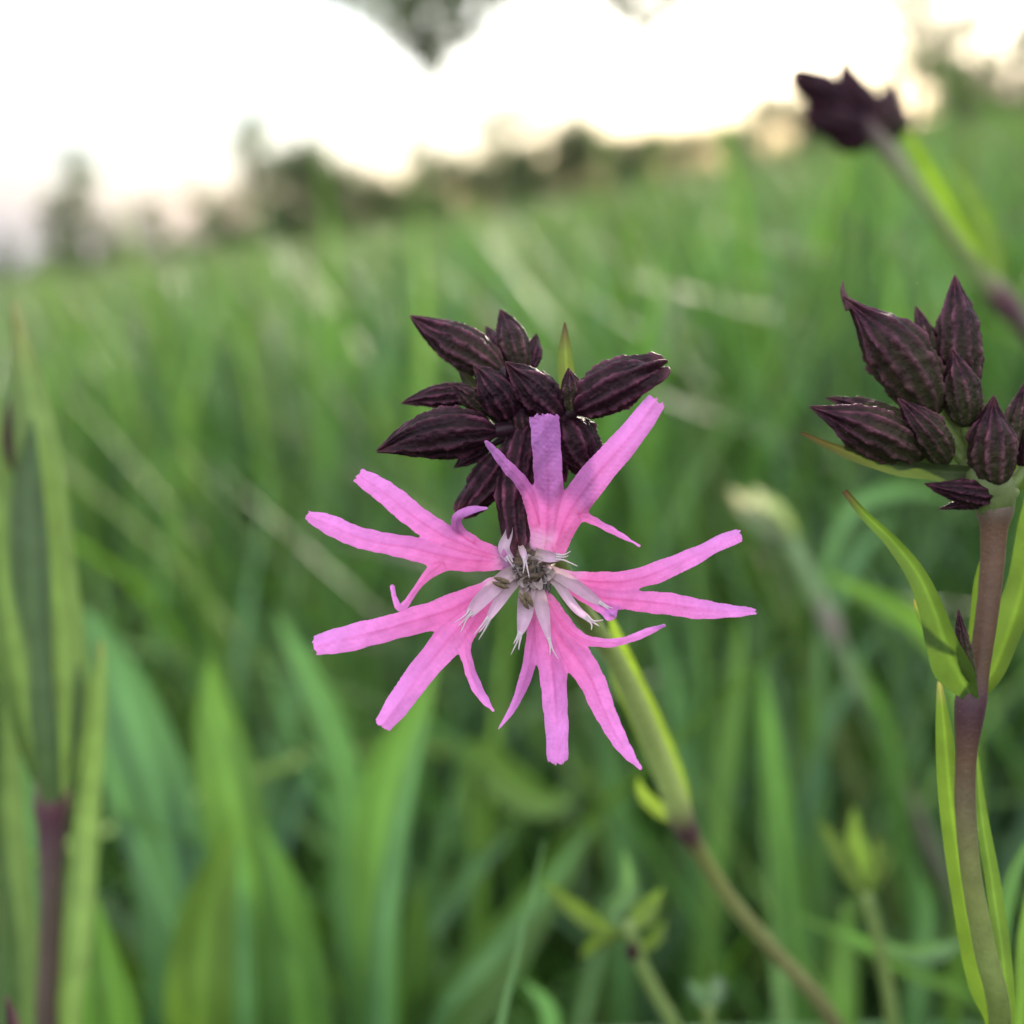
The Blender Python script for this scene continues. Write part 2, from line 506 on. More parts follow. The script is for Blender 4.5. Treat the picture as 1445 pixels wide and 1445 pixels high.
def grass_field(bands):
    V, Fq, C, o = [], [], [], 0
    R = 6
    for (y0, y1, n, wid, hmean, hsd) in bands:
        y = np.sqrt(rng.uniform(max(y0, 0) ** 2, y1 ** 2, n))
        hx = 0.62 * y + 0.30
        x = rng.uniform(-1, 1, n) * hx
        h = np.clip(rng.normal(hmean, hsd, n), 0.05, 0.9)
        if y0 < 0:
            x = rng.uniform(-1.6, 1.6, n); y = rng.uniform(y0, y1, n)
            h = np.minimum(h, np.where((y > -.05) & (np.abs(x) < .5), .44 - .86 * np.maximum(y, 0) - .06, .47) + terrain(x, y) * -.5)
        # broad drifts of taller and shorter grass
        h += 0.025 * np.sin(x * 3.1 + y * 1.7) + 0.02 * np.sin(y * 4.3 - x * 2)
        w = wid * rng.uniform(0.5, 1.35, n)
        az = rng.uniform(0, 2 * math.pi, n)
        lean = h * np.abs(rng.normal(0.26, 0.22, n)); 
        flop = rng.random(n) < 0.28
        lean = np.where(flop, lean + 0.35 * h, lean)
        s = np.linspace(0, 1, R)[None, :]
        off = lean[:, None] * s ** 2.2
        cx = x[:, None] + np.cos(az)[:, None] * off
        cy = y[:, None] + np.sin(az)[:, None] * off
        drop = np.where(flop, 0.25, 0.06)[:, None] * h[:, None] * s ** 3
        cz = terrain(x, y)[:, None] + h[:, None] * s - drop - .01
        fa = az + math.pi / 2 + rng.normal(0, 0.6, n)
        ww = w[:, None] * np.array([0.55, 0.9, 1.0, 0.85, 0.5, 0.03])[None, :]
        sx = np.cos(fa)[:, None] * ww; sy = np.sin(fa)[:, None] * ww
        L_ = np.stack([cx - sx, cy - sy, cz], -1); R_ = np.stack([cx + sx, cy + sy, cz], -1)
        # keep the nearest blades out of the space in front of the flower
        v = np.stack([L_, R_], 2).reshape(n, R * 2, 3)
        keep = ~((cy.min(1) < 0.17) & (np.abs(x) < 0.35)) if y0 >= 0 else (h > .06)
        v = v[keep]; m = len(v)
        t = np.clip(rng.normal(0.45, 0.24, m), 0, 1)
        col = grass_tint(t) * np.clip(rng.lognormal(-.03, 0.5, m), .2, 1.6)[:, None]
        if y0 >= 1.5:        # far off, the flowering heads of the grass mute the green
            hk = rng.uniform(0, .5 if y0 < 4 else .8, m)[:, None]
            col = col * (1 - hk) + HEADS * hk
        dry = rng.random(m) < 0.012
        col[dry] = STRAW * rng.uniform(.4, .8, dry.sum())[:, None]
        base = np.arange(m)[:, None] * (R * 2) + o
        q = []
        for i in range(R - 1):
            a = base + 2 * i
            q.append(np.concatenate([a, a + 1, a + 3, a + 2], 1))
        V.append(v.reshape(-1, 3)); Fq.append(np.concatenate(q, 0)); C.append(np.repeat(col, R * 2, 0)); o += m * R * 2
    return np.vstack(V), np.vstack(Fq), np.vstack(C)


v, f, c = grass_field([
    (-1.5, 0.24, 18000, 0.0060, 0.42, 0.06),
    (0.20, 1.8, 17000, 0.0060, 0.13, 0.04),
    (0.22, 0.9, 6000, 0.0060, 0.20, 0.05),
    (0.24, 0.60, 1900, 0.0040, 0.345, 0.055),
    (0.60, 1.6, 6500, 0.0060, 0.415, 0.075),
    (1.6, 5.0, 16000, 0.0085, 0.42, 0.075),
    (5.0, 18.0, 26000, 0.016, 0.44, 0.08),
    (18.0, 70.0, 32000, 0.05, 0.50, 0.12),
    (70.0, 220.0, 16000, 0.18, 0.6, 0.15),
])
grass = part("meadow_grass", v, f, M_blade, None, c)
grass["kind"] = "stuff"
grass["label"] = "long green meadow grass filling the slope behind the flower"
grass["category"] = "grass"


# ------------------------------------------------------------------ traced broad blades, grouped as tufts
def to_ground(p, drift=(0.0, 0.0)):
    x = p[0] + drift[0]; y = p[1] + drift[1]
    return np.array([x, y, terrain(x, y) - .005])


def make_blade(parent, pix, d, tint, roll=0.3, fold=0.3, ground_drift=(0.0, 0.02), d_tip=None, name="blade", gain=1.0):
    """pix: list of (px, py, half width px), tip first; grows from the ground"""
    pix = pix[::-1]
    n = len(pix)
    ds = np.linspace(d, d if d_tip is None else d_tip, n)
    pts = []
    for (x, y, hw), dd in zip(pix, ds):
        pts.append((*P(x, y, dd), .9 * max(hw, .4) * K * dd / max(math.cos(roll), .3)))
    b = to_ground(pts[0], ground_drift)
    p0 = np.array(pts[0][:3])
    mid = p0 * .5 + b * .5; mid[0] = p0[0] * .45 + b[0] * .55
    pts = [(*b, pts[0][3] * .45), (*mid, pts[0][3] * .85)] + pts
    v, f, tt, uu = ribbon(pts, 30, 7, roll=roll, fold=fold, wave=0.12, seed=int(abs(pix[0][0] * 7 + pix[0][1])))
    c0 = grass_tint(tint) * gain
    rib = np.exp(-(uu / 0.16) ** 2)[:, None]
    col = c0 * (1 + 0.55 * rib)
    # fine lengthwise veins
    col = col * (1 + 0.06 * np.cos(uu * 28))[:, None]
    return part(name, v, f, M_blade, parent, col)


def tuft(label, d, blades, name="grass_tuft", group="broad grass tufts around the flower", cat="grass tuft"):
    ref = blades[0]["pix"][-1]
    b = to_ground(P(ref[0], ref[1], d), (0, .02))
    r = root(name, label, cat, b, group)
    for k in blades:
        kw = dict(k); pix = kw.pop("pix"); dd = kw.pop("d", d); ti = kw.pop("tint", .5)
        make_blade(r, pix, dd * 1.22 if dd > .13 else dd, ti, **kw)
    return r


tuft("wide blue-green blade tuft between the left stem and the bright blades", 0.215, [
    dict(pix=[(112, 855, 2), (140, 900, 22), (185, 1010, 46), (220, 1120, 56), (245, 1240, 58), (262, 1400, 55)], tint=0.1, roll=.1),
    dict(pix=[(140, 1020, 2), (165, 1120, 16), (205, 1210, 24), (250, 1320, 28), (285, 1420, 28)], d=.195, tint=.15),
    dict(pix=[(15, 900, 2), (20, 1000, 20), (30, 1200, 30), (35, 1400, 34)], d=.23, tint=.2),
])
tuft("bright green tuft with a pale midrib blade under the lower left petal", 0.185, [
    dict(pix=[(296, 930, 2), (300, 985, 22), (315, 1060, 38), (338, 1170, 48), (370, 1290, 46), (400, 1430, 45)], d=.20, tint=.62, roll=.2, gain=1.15),
    dict(pix=[(328, 1170, 2), (302, 1250, 34), (288, 1340, 50), (285, 1440, 55)], tint=.85, roll=.1, gain=1.05),
    dict(pix=[(338, 1180, 2), (342, 1260, 12), (344, 1340, 15), (346, 1440, 17)], d=.18, tint=.35, roll=.0, gain=1.5),
    dict(pix=[(368, 1165, 2), (395, 1240, 30), (415, 1340, 48), (425, 1440, 58)], d=.19, tint=.5, roll=.3),
    dict(pix=[(262, 1080, 2), (268, 1140, 12), (278, 1180, 14), (300, 1300, 12)], d=.22, tint=.35, gain=1.3),
])
tuft("pale yellow-green young blades at the foot of the left stem", 0.15, [
    dict(pix=[(138, 1270, 2), (150, 1350, 20), (166, 1440, 32)], tint=.55, roll=.2, gain=1.0),
    dict(pix=[(120, 1330, 2), (122, 1400, 12), (125, 1445, 15)], tint=.55, gain=1.2),
])
tuft("slender blue-green tuft crossing below the leftmost lower petal", 0.225, [
    dict(pix=[(388, 862, 2), (432, 945, 18), (470, 1035, 27), (492, 1120, 28), (500, 1240, 34), (520, 1420, 34)], tint=.25, roll=.2, gain=1.15),
    dict(pix=[(468, 1030, 2), (440, 1085, 11), (410, 1160, 13), (380, 1260, 13)], d=.29, tint=.05, gain=.9),
    dict(pix=[(440, 900, 2), (415, 980, 12), (395, 1080, 13), (385, 1200, 13)], d=.30, tint=.15, gain=.9),
])
tuft("broad bright green tuft rising towards the lower left petal tip", 0.20, [
    dict(pix=[(618, 925, 2), (588, 1005, 22), (556, 1080, 38), (538, 1170, 44), (532, 1270, 38), (540, 1430, 30)], tint=.55, roll=.15, gain=1.15),
    dict(pix=[(600, 1010, 2), (575, 1120, 13), (555, 1230, 18), (540, 1400, 22)], d=.19, tint=.2, gain=1.2),
    dict(pix=[(594, 1235, 2), (592, 1300, 22), (588, 1420, 32)], d=.22, tint=.6, gain=.8),
    dict(pix=[(660, 1060, 2), (640, 1130, 10), (615, 1230, 12), (590, 1400, 12)], d=.27, tint=.3, gain=.9),
])
tuft("folded bright leaf tuft below the middle of the flower", 0.27, [
    dict(pix=[(812, 1128, 2), (770, 1135, 22), (715, 1105, 32), (672, 1062, 26), (660, 1100, 14), (680, 1300, 12)], tint=.7, roll=.1),
    dict(pix=[(730, 1170, 2), (668, 1232, 13), (618, 1300, 16), (560, 1400, 16)], d=.25, tint=.25, gain=1.15),
])
tuft("broad slanting green tuft at the bottom centre of the picture", 0.22, [
    dict(pix=[(862, 1125, 2), (800, 1215, 18), (735, 1310, 38), (665, 1400, 50), (620, 1450, 52)], tint=.58, roll=.15, ground_drift=(-.03, .02)),
    dict(pix=[(830, 1170, 2), (762, 1265, 10), (700, 1345, 13), (620, 1440, 14)], d=.21, tint=.3, gain=1.3, ground_drift=(-.03, .02)),
    dict(pix=[(850, 1020, 2), (868, 1120, 16), (880, 1220, 22), (880, 1400, 22)], d=.26, tint=.3),
    dict(pix=[(740, 1385, 2), (770, 1415, 12), (780, 1450, 16)], d=.16, tint=.3, gain=1.4),
])
tuft("upright bright blade tuft right of the flower stem", 0.22, [
    dict(pix=[(1076, 940, 2), (1088, 1050, 18), (1104, 1180, 24), (1120, 1300, 25), (1130, 1440, 24)], tint=.5, roll=.1, gain=1.2),
    dict(pix=[(1046, 870, 2), (1040, 970, 15), (1026, 1090, 19), (1008, 1240, 20), (995, 1400, 20)], d=.25, tint=.62, gain=1.05),
    dict(pix=[(918, 850, 2), (948, 960, 14), (968, 1070, 18), (985, 1300, 18)], d=.28, tint=.25, gain=1.1),
    dict(pix=[(1140, 960, 2), (1146, 1080, 20), (1150, 1250, 24), (1150, 1420, 24)], d=.27, tint=.65, gain=.9),
])
tuft("fresh green tuft low between the two right hand stems", 0.19, [
    dict(pix=[(1195, 1270, 2), (1192, 1340, 18), (1186, 1440, 26)], tint=.6, roll=.1, gain=1.15),
    dict(pix=[(1120, 1290, 2), (1200, 1325, 7), (1290, 1375, 9), (1390, 1420, 9)], d=.18, tint=.6, gain=1.1, ground_drift=(.03, .02)),
    dict(pix=[(1285, 1210, 2), (1310, 1280, 12), (1300, 1360, 16), (1290, 1440, 18)], d=.2, tint=.3, gain=1.1),
    dict(pix=[(1240, 980, 2), (1262, 1100, 14), (1285, 1230, 17), (1300, 1400, 18)], d=.24, tint=.3),
])
tuft("arching pale blade tuft under the right hand bud cluster", 0.21, [
    dict(pix=[(1335, 700, 2), (1275, 692, 12), (1212, 712, 13), (1176, 770, 11), (1158, 900, 8), (1162, 1200, 7)], d=.24, tint=.2, roll=.15, gain=.95),
    dict(pix=[(1168, 812, 2), (1232, 842, 16), (1300, 880, 20), (1350, 960, 18), (1370, 1200, 16)], d=.2, tint=.65),
    dict(pix=[(1225, 900, 2), (1200, 960, 9), (1160, 1050, 11), (1130, 1200, 12)], d=.26, tint=.1, gain=.9),
])
tuft("tall green blades close behind the right hand stem", 0.125, [
    dict(pix=[(1466, 1165, 2), (1436, 1225, 11), (1418, 1300, 13), (1410, 1445, 14)], d=.127, tint=.4, roll=.4, gain=.8),
    dict(pix=[(1452, 1250, 2), (1444, 1330, 9), (1440, 1445, 11)], d=.125, tint=.75, roll=.2, gain=.9),
])

# ------------------------------------------------------------------ ragged robin: parts
PUR = np.array([0.036, 0.010, 0.022]); DARKP = np.array([0.0085, 0.0024, 0.0050]); LILAC = np.array([0.112, 0.032, 0.062])
SGREEN = np.array([0.12, 0.17, 0.045])
STEMB = np.array([0.085, 0.050, 0.045])

PROFILE_T = [0, .04, .12, .28, .42, .58, .72, .83, .91, .965, 1.0]
PROFILE_R = [.24, .48, .76, .98, 1.03, .95, .76, .52, .31, .16, .04]
OPEN_R = [.25, .50, .78, .97, 1.0, .97, .90, .80, .68, .54, .34]


def fbm(P3, s, seed):
    return np.array([mnoise.fractal(Vector((float(q[0]) * s + seed, float(q[1]) * s, float(q[2]) * s)), 1.0, 2.1, 3) for q in P3])


def bud_mesh(base, tip, r, seed, green=0.0, opened=False, bend=0.12, beak=0.0, nt=64, nth=110, light=1.0, hair=True):
    rs = np.random.default_rng(seed)
    base = np.asarray(base, float); tip = np.asarray(tip, float)
    ax = tip - base; ln = np.linalg.norm(ax)
    side = unit(np.cross(ax, rs.normal(size=3)))
    s = np.linspace(0, 1, nt)
    c = base + ax * s[:, None] + side * (bend * ln * .25 * np.sin(math.pi * s))[:, None]
    c = c + unit(np.cross(ax, side)) * (ln * rs.uniform(-.05, .05) * np.clip((s - .6) / .4, 0, 1) ** 2)[:, None]
    t, a, b = frames(c)
    rr = np.interp(s, PROFILE_T, OPEN_R if opened else PROFILE_R)
    if beak: rr = np.where(s > .7, rr * (1 - beak * np.clip((s - .7) / .2, 0, 1)) + .04 * beak * np.clip((1 - s) / .1, 0, 1), rr)
    rr = np.convolve(np.pad(rr, 2, mode='edge'), np.ones(5) / 5, 'valid')
    rr[-1] = rr[-1] * .4
    th = np.linspace(0, 2 * math.pi, nth, endpoint=False)
    ph0 = rs.uniform(0, 6.28)
    S, T = np.meshgrid(s, th, indexing='ij')
    q3 = np.stack([np.cos(T), np.sin(T), S * ln / r], -1).reshape(-1, 3)
    n1 = fbm(q3, 1.3, seed * 1.37).reshape(S.shape)
    n2 = fbm(q3 * np.array([1, 1, 1.3]), 4.2, seed * 2.11 + 9).reshape(S.shape)
    # ribs wander, fork and fade
    wig = 0.11 * n1 + 0.06 * np.sin(4 * S + ph0)
    amp = np.clip(.75 + .7 * n1, .2, 1.2)
    base_r = np.abs(np.cos(5 * (T + wig) + ph0)) 
    ridge = base_r ** 4.5 * amp
    minor = np.abs(np.cos(10 * (T + 1.5 * wig) + ph0)) ** 8 * np.clip(-n1 * 1.5 + .25, 0, 1)
    teeth = np.cos(2.5 * (T + wig * .6) + ph0 / 2) ** 2
    env = np.clip(S / .12, 0, 1) * np.clip((1.02 - S) / .12, 0, 1)
    crisp = n2 * (.35 + .65 * ridge)
    R = rr[:, None] * (1 + env * (0.15 * ridge + .05 * minor - 0.07 + 0.10 * crisp + .05 * n1))
    R = R * (1 - np.clip((S - .62) / .30, 0, 1) * .42 * (1 - teeth))
    R = R * r
    lenj = (0.13 if opened else .05) * ln * (teeth - .45 + .3 * n1) * np.clip((S - .78) / .22, 0, 1)
    ring = np.cos(T)[..., None] * a[:, None, :] + np.sin(T)[..., None] * b[:, None, :]
    v = c[:, None, :] + ring * R[..., None] + t[:, None, :] * lenj[..., None]
    # colour: dark aubergine, lilac-brown ribs, highlights painted on ribs and small peaks, greener at the base where the plant is green
    g = np.clip(green * (1.25 - 1.6 * S) + green * .15 * (1 - base_r ** 2) + .3 * green * n1, 0, 1)[..., None]
    rk = np.clip(ridge * (.62 + .5 * n1) + .25 * minor + .24 * np.clip(n2, 0, 1) - .06, 0, 1)[..., None]
    col = DARKP * (1 - rk) + LILAC * rk
    brown = np.clip(.35 + .9 * n1, 0, 1)[..., None] * (1 - rk) * .5
    col = col * (1 - brown) + np.array([.034, .010, .016]) * brown
    col = col * (1 - g) + SGREEN * .5 * g
    tipc = np.clip((S - .88) / .12, 0, 1)[..., None]
    col = col * (1 - tipc * .5) + np.array([0.13, 0.045, 0.06]) * tipc * .5
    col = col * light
    v = v.reshape(-1, 3); col = col.reshape(-1, 3)
    f = [tuple(q) for q in grid_faces(nt, nth, True)]
    nv = len(v)
    v = np.vstack([v, c[0], c[-1]]); col = np.vstack([col, col[:1], col[-1:]])
    i0, i1 = nv, nv + 1
    for j in range(nth):
        k = (j + 1) % nth
        f.append((k, j, i0)); o = (nt - 1) * nth; f.append((o + j, o + k, i1))
    if hair:
        # short stiff hairs on the ribs and along the outline
        nh = 260
        pick = rs.choice(nv, nh, p=(ridge.ravel() + .15) / (ridge.ravel() + .15).sum())
        nr_ = unit(v[pick] - np.repeat(c, nth, 0)[pick]) * .8 + np.repeat(t, nth, 0)[pick] * rs.uniform(-.2, .7, (nh, 1)) + rs.normal(size=(nh, 3)) * .3
        L = rs.uniform(.00012, .00034, (nh, 1))
        sd_ = unit(np.cross(nr_, rs.normal(size=(nh, 3)))) * .000011
        hv = np.stack([v[pick] - sd_, v[pick] + sd_, v[pick] + unit(nr_) * L], 1).reshape(-1, 3)
        o = len(v)
        v = np.vstack([v, hv]); col = np.vstack([col, np.tile((.16, .10, .13), (len(hv), 1))])
        f += [(o + 3 * k, o + 3 * k + 1, o + 3 * k + 2) for k in range(nh)]
    return v, f, col


def stem_part(parent, pts, cols, name="stem", n=60, nr=18, rough=0.012, hairs=0):
    """pts rows x y z r ; cols rows: colours at the same points"""
    cols = np.asarray(cols, float); pts = np.asarray(pts, float)
    x = np.linspace(0, 1, len(cols)); xx = np.linspace(0, 1, len(pts))
    if len(cols) != len(pts): cols = np.stack([np.interp(xx, x, cols[:, i]) for i in range(3)], 1)
    v, f, tt = tube(pts, n, nr, rough=rough, seed=len(pts))
    cc = np.clip(catmull(np.hstack([pts, cols]), n)[:, 4:7], 0, 1)
    col = np.vstack([np.repeat(cc, nr, 0), cc[:1], cc[-1:]])
    if hairs:
        rs = np.random.default_rng(hairs)
        nv = nr * int(n * .72)
        pick = rs.integers(0, nv, hairs)
        ctr = catmull(pts, n)[:, :3].repeat(nr, 0)[pick]
        d_ = unit(v[pick] - ctr) + rs.normal(size=(hairs, 3)) * .45
        sd_ = unit(np.cross(d_, rs.normal(size=(hairs, 3)))) * .000010
        hv = np.stack([v[pick] - sd_, v[pick] + sd_, v[pick] + unit(d_) * rs.uniform(.0001, .00033, (hairs, 1))], 1).reshape(-1, 3)
        o = len(v); v = np.vstack([v, hv]); col = np.vstack([col, np.tile((.26, .24, .2), (len(hv), 1))])
        f = list(f) + [(o + 3 * k, o + 3 * k + 1, o + 3 * k + 2) for k in range(hairs)]
    return part(name, v, f, M_stem, parent, col)


def leaf_part(parent, pts, col_base, col_tip, name="leaf", roll=0.2, fold=0.35, tip_start=.85, wave=.1, n=40, roll_end=None):
    v, f, tt, uu = ribbon(pts, n, 9, roll=roll, fold=fold, wave=wave, seed=int(abs(pts[0][0]) * 1e5) % 1000, roll_end=roll_end)
    k = np.clip((tt - tip_start) / (1.0001 - tip_start), 0, 1)[:, None]
    col = np.asarray(col_base) * (1 - k) + np.asarray(col_tip) * k
    rib = np.exp(-(uu / .12) ** 2)[:, None]
    col = col * (1 + .40 * rib) * (1 + .06 * np.cos(uu * 22))[:, None]
    return part(name, v, f, M_leaf, parent, col)


def pix_rows(rows, d0=None):
    """rows of (px, py, half width px, depth m or flower px) -> x y z r"""
    out = []
    for (x, y, r, w) in rows:
        d = FOCUS + w * U if d0 is None else d0 + w
        out.append((*P(x, y, d), r * K * d))
    return out


def Z1(x, y): return 400 + x / 2.0643, 400 + y / 2.0643
def Z2(x, y): return 520 + x / 3.2841, 420 + y / 3.2841
def Z3(x, y): return 620 + x / 4.8167, 700 + y / 4.8167
def Z4(x, y): return 1105 + x / 3.612, 380 + y / 3.612


# ------------------------------------------------------------------ petals
def petal_mesh(lobes, seed, step=1.6, smooth_k=4.0, zf=2.0643):
    """lobes: list of dict(p=[(zx,zy,hw,w)...], flat=bool, white=bool). One continuous lobed sheet:
    the union of tapering strips, each strip at its own depth, joined smoothly."""
    rs = np.random.default_rng(seed)
    L = []
    for lb in lobes:
        a = np.array([(*Z1(x, y), h / zf, w) for (x, y, h, w) in lb["p"]])
        a = catmull(a, max(8, 5 * len(a))) if len(a) > 2 else catmull(a, 8)
        L.append(a)
    allp = np.vstack(L)
    m = allp[:, 2].max() + 6
    x0, y0 = allp[:, :2].min(0) - m; x1, y1 = allp[:, :2].max(0) + m
    nx, ny = int((x1 - x0) / step) + 1, int((y1 - y0) / step) + 1
    gx_, gy_ = np.meshgrid(x0 + np.arange(nx) * step, y0 + np.arange(ny) * step)
    pt = np.stack([gx_, gy_], -1).reshape(-1, 2)
    rag = np.zeros(len(pt))
    for k in range(7):
        ff = rs.uniform(0.12, 0.9); an = rs.uniform(0, 6.28)
        rag += np.sin((pt[:, 0] * math.cos(an) + pt[:, 1] * math.sin(an)) * ff * 1.6 + rs.uniform(0, 6))
    rag /= 7
    low = np.sin(pt[:, 0] * .085 + seed) * np.sin(pt[:, 1] * .075 + 2 * seed) + .6 * np.sin(pt[:, 0] * .21 + pt[:, 1] * .17 + seed)
    SD, W, Q, A = [], [], [], []
    for a, lb in zip(L, lobes):
        best = np.full(len(pt), 1e9); bw = np.zeros(len(pt)); bq = np.zeros(len(pt)); ba = np.zeros(len(pt))
        nseg = len(a) - 1
        for i in range(nseg):
            p, q = a[i], a[i + 1]
            e = q[:2] - p[:2]; l2 = e @ e + 1e-9
            t = np.clip(((pt - p[:2]) @ e) / l2, 0, 1)
            r = p[2] + (q[2] - p[2]) * t
            dv = pt - (p[:2] + t[:, None] * e)
            dd = np.hypot(dv[:, 0], dv[:, 1])
            sd_ = dd - r
            k = sd_ < best
            sg = np.sign(dv[:, 0] * e[1] - dv[:, 1] * e[0])
            best = np.where(k, sd_, best); bw = np.where(k, p[3] + (q[3] - p[3]) * t, bw)
            bq = np.where(k, sg * dd / np.maximum(r, .5), bq); ba = np.where(k, (i + t) / nseg, ba)
        if lb.get("flat"):
            e = unit(a[-1, :2] - a[-3, :2])
            along = (pt - a[-1, :2]) @ e
            lat = (pt - a[-1, :2]) @ np.array([-e[1], e[0]])
            cut = along - a[-1, 2] * .42 + 3.4 * rag + .012 * lat ** 2 + .9 * np.sin(lat * .62 + seed) + .8 * np.sin(lat * 1.7 + seed * 3)
            near = np.abs(along) < a[-1, 2] * 3 + 12
            best = np.where(near, np.maximum(best, cut), best)
        SD.append(best); W.append(bw); Q.append(bq); A.append(ba)
    SD = np.array(SD); W = np.array(W); Q = np.array(Q); A = np.array(A)
    mn = SD.min(0)
    sdf = -smooth_k * np.log(np.exp(-(SD - mn) / smooth_k * 2).sum(0)) / 2 + mn + .75 * rag + .75 * low
    wt_ = np.exp(-(SD - mn) / 5.0); wt_ /= wt_.sum(0)
    rad = np.array([np.interp(A[i], np.linspace(0, 1, len(L[i])), L[i][:, 2]) for i in range(len(L))])
    sgn = np.array([lb.get("cup", 1.0) for lb in lobes])[:, None]
    prof = sgn * rad * (0.34 * np.clip(Q, -1.2, 1.2) ** 2 - 0.10 * np.exp(-(Q / .18) ** 2)) + rad * .10 * np.sin(A * 9 + Q * 1.5 + np.arange(len(L))[:, None] * 2) + rad * .45 * Q * np.sin(A * 4.0 + rs.uniform(0, 6.28, (len(L), 1))) * np.clip(A * 2, 0, 1)
    prof = prof + .15 * np.cos(Q * 13 + 2 * np.sin(A * 7)) * np.clip(rad / 12, 0, 1)
    depth = (wt_ * (W + prof)).sum(0) + 1.3 * low * .8 + .8 * rag
    # colour of the petal itself
    a_mix = (wt_ * A).sum(0)
    vein = (wt_ * np.exp(-(Q / .10) ** 2)).sum(0)
    fine = (wt_ * (0.5 + .5 * np.cos(Q * 16 + 3 * np.sin(A * 6)))).sum(0)
    whit = (wt_ * np.array([1.0 if lb.get("white") else 0.0 for lb in lobes])[:, None]).sum(0)
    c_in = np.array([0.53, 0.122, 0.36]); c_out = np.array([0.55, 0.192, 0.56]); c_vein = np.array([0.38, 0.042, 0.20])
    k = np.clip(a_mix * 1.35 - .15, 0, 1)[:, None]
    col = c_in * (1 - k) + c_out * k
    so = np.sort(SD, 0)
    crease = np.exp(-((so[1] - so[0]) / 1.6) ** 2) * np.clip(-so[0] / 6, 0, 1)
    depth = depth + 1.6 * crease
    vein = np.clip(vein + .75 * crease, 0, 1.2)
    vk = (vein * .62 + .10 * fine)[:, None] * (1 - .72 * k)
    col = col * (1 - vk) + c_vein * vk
    col = col * (1 + .05 * rag)[:, None]
    wk = (np.clip(whit, 0, 1) * .8)[:, None]
    col = col * (1 - wk) + np.array([0.46, 0.32, 0.40]) * wk
    # marching triangles
    verts, vcol, idx = [], [], {}

    def vert(k, p, dp, c_):
        if k in idx: return idx[k]
        idx[k] = len(verts); verts.append((p[0], p[1], dp)); vcol.append(c_); return idx[k]

    def corner(i): return vert(i, pt[i], depth[i], col[i])

    def cross(i, j):
        if i > j: i, j = j, i
        t = sdf[i] / (sdf[i] - sdf[j]); t = min(max(t, .02), .98)
        return vert((i, j), pt[i] * (1 - t) + pt[j] * t, depth[i] * (1 - t) + depth[j] * t, col[i] * (1 - t) + col[j] * t)

    faces = []
    ins = (sdf < 0).reshape(ny, nx)
    cell = ins[:-1, :-1] | ins[1:, :-1] | ins[:-1, 1:] | ins[1:, 1:]
    for (yy, xx) in np.argwhere(cell):
        i00 = yy * nx + xx; i10 = i00 + 1; i01 = i00 + nx; i11 = i01 + 1
        if sdf[i00] < 0 and sdf[i10] < 0 and sdf[i01] < 0 and sdf[i11] < 0:
            faces.append((corner(i00), corner(i01), corner(i11), corner(i10))); continue
        tris = ((i00, i01, i11), (i00, i11, i10)) if (xx + yy) % 2 == 0 else ((i00, i01, i10), (i10, i01, i11))
        for tr in tris:
            poly = []
            for q in range(3):
                i, j = tr[q], tr[(q + 1) % 3]
                if sdf[i] < 0: poly.append(corner(i))
                if (sdf[i] < 0) != (sdf[j] < 0): poly.append(cross(i, j))
            if len(poly) >= 3: faces.append(tuple(poly))
    va = np.array(verts)
    return F(va[:, 0], va[:, 1], va[:, 2]), faces, np.array(vcol)


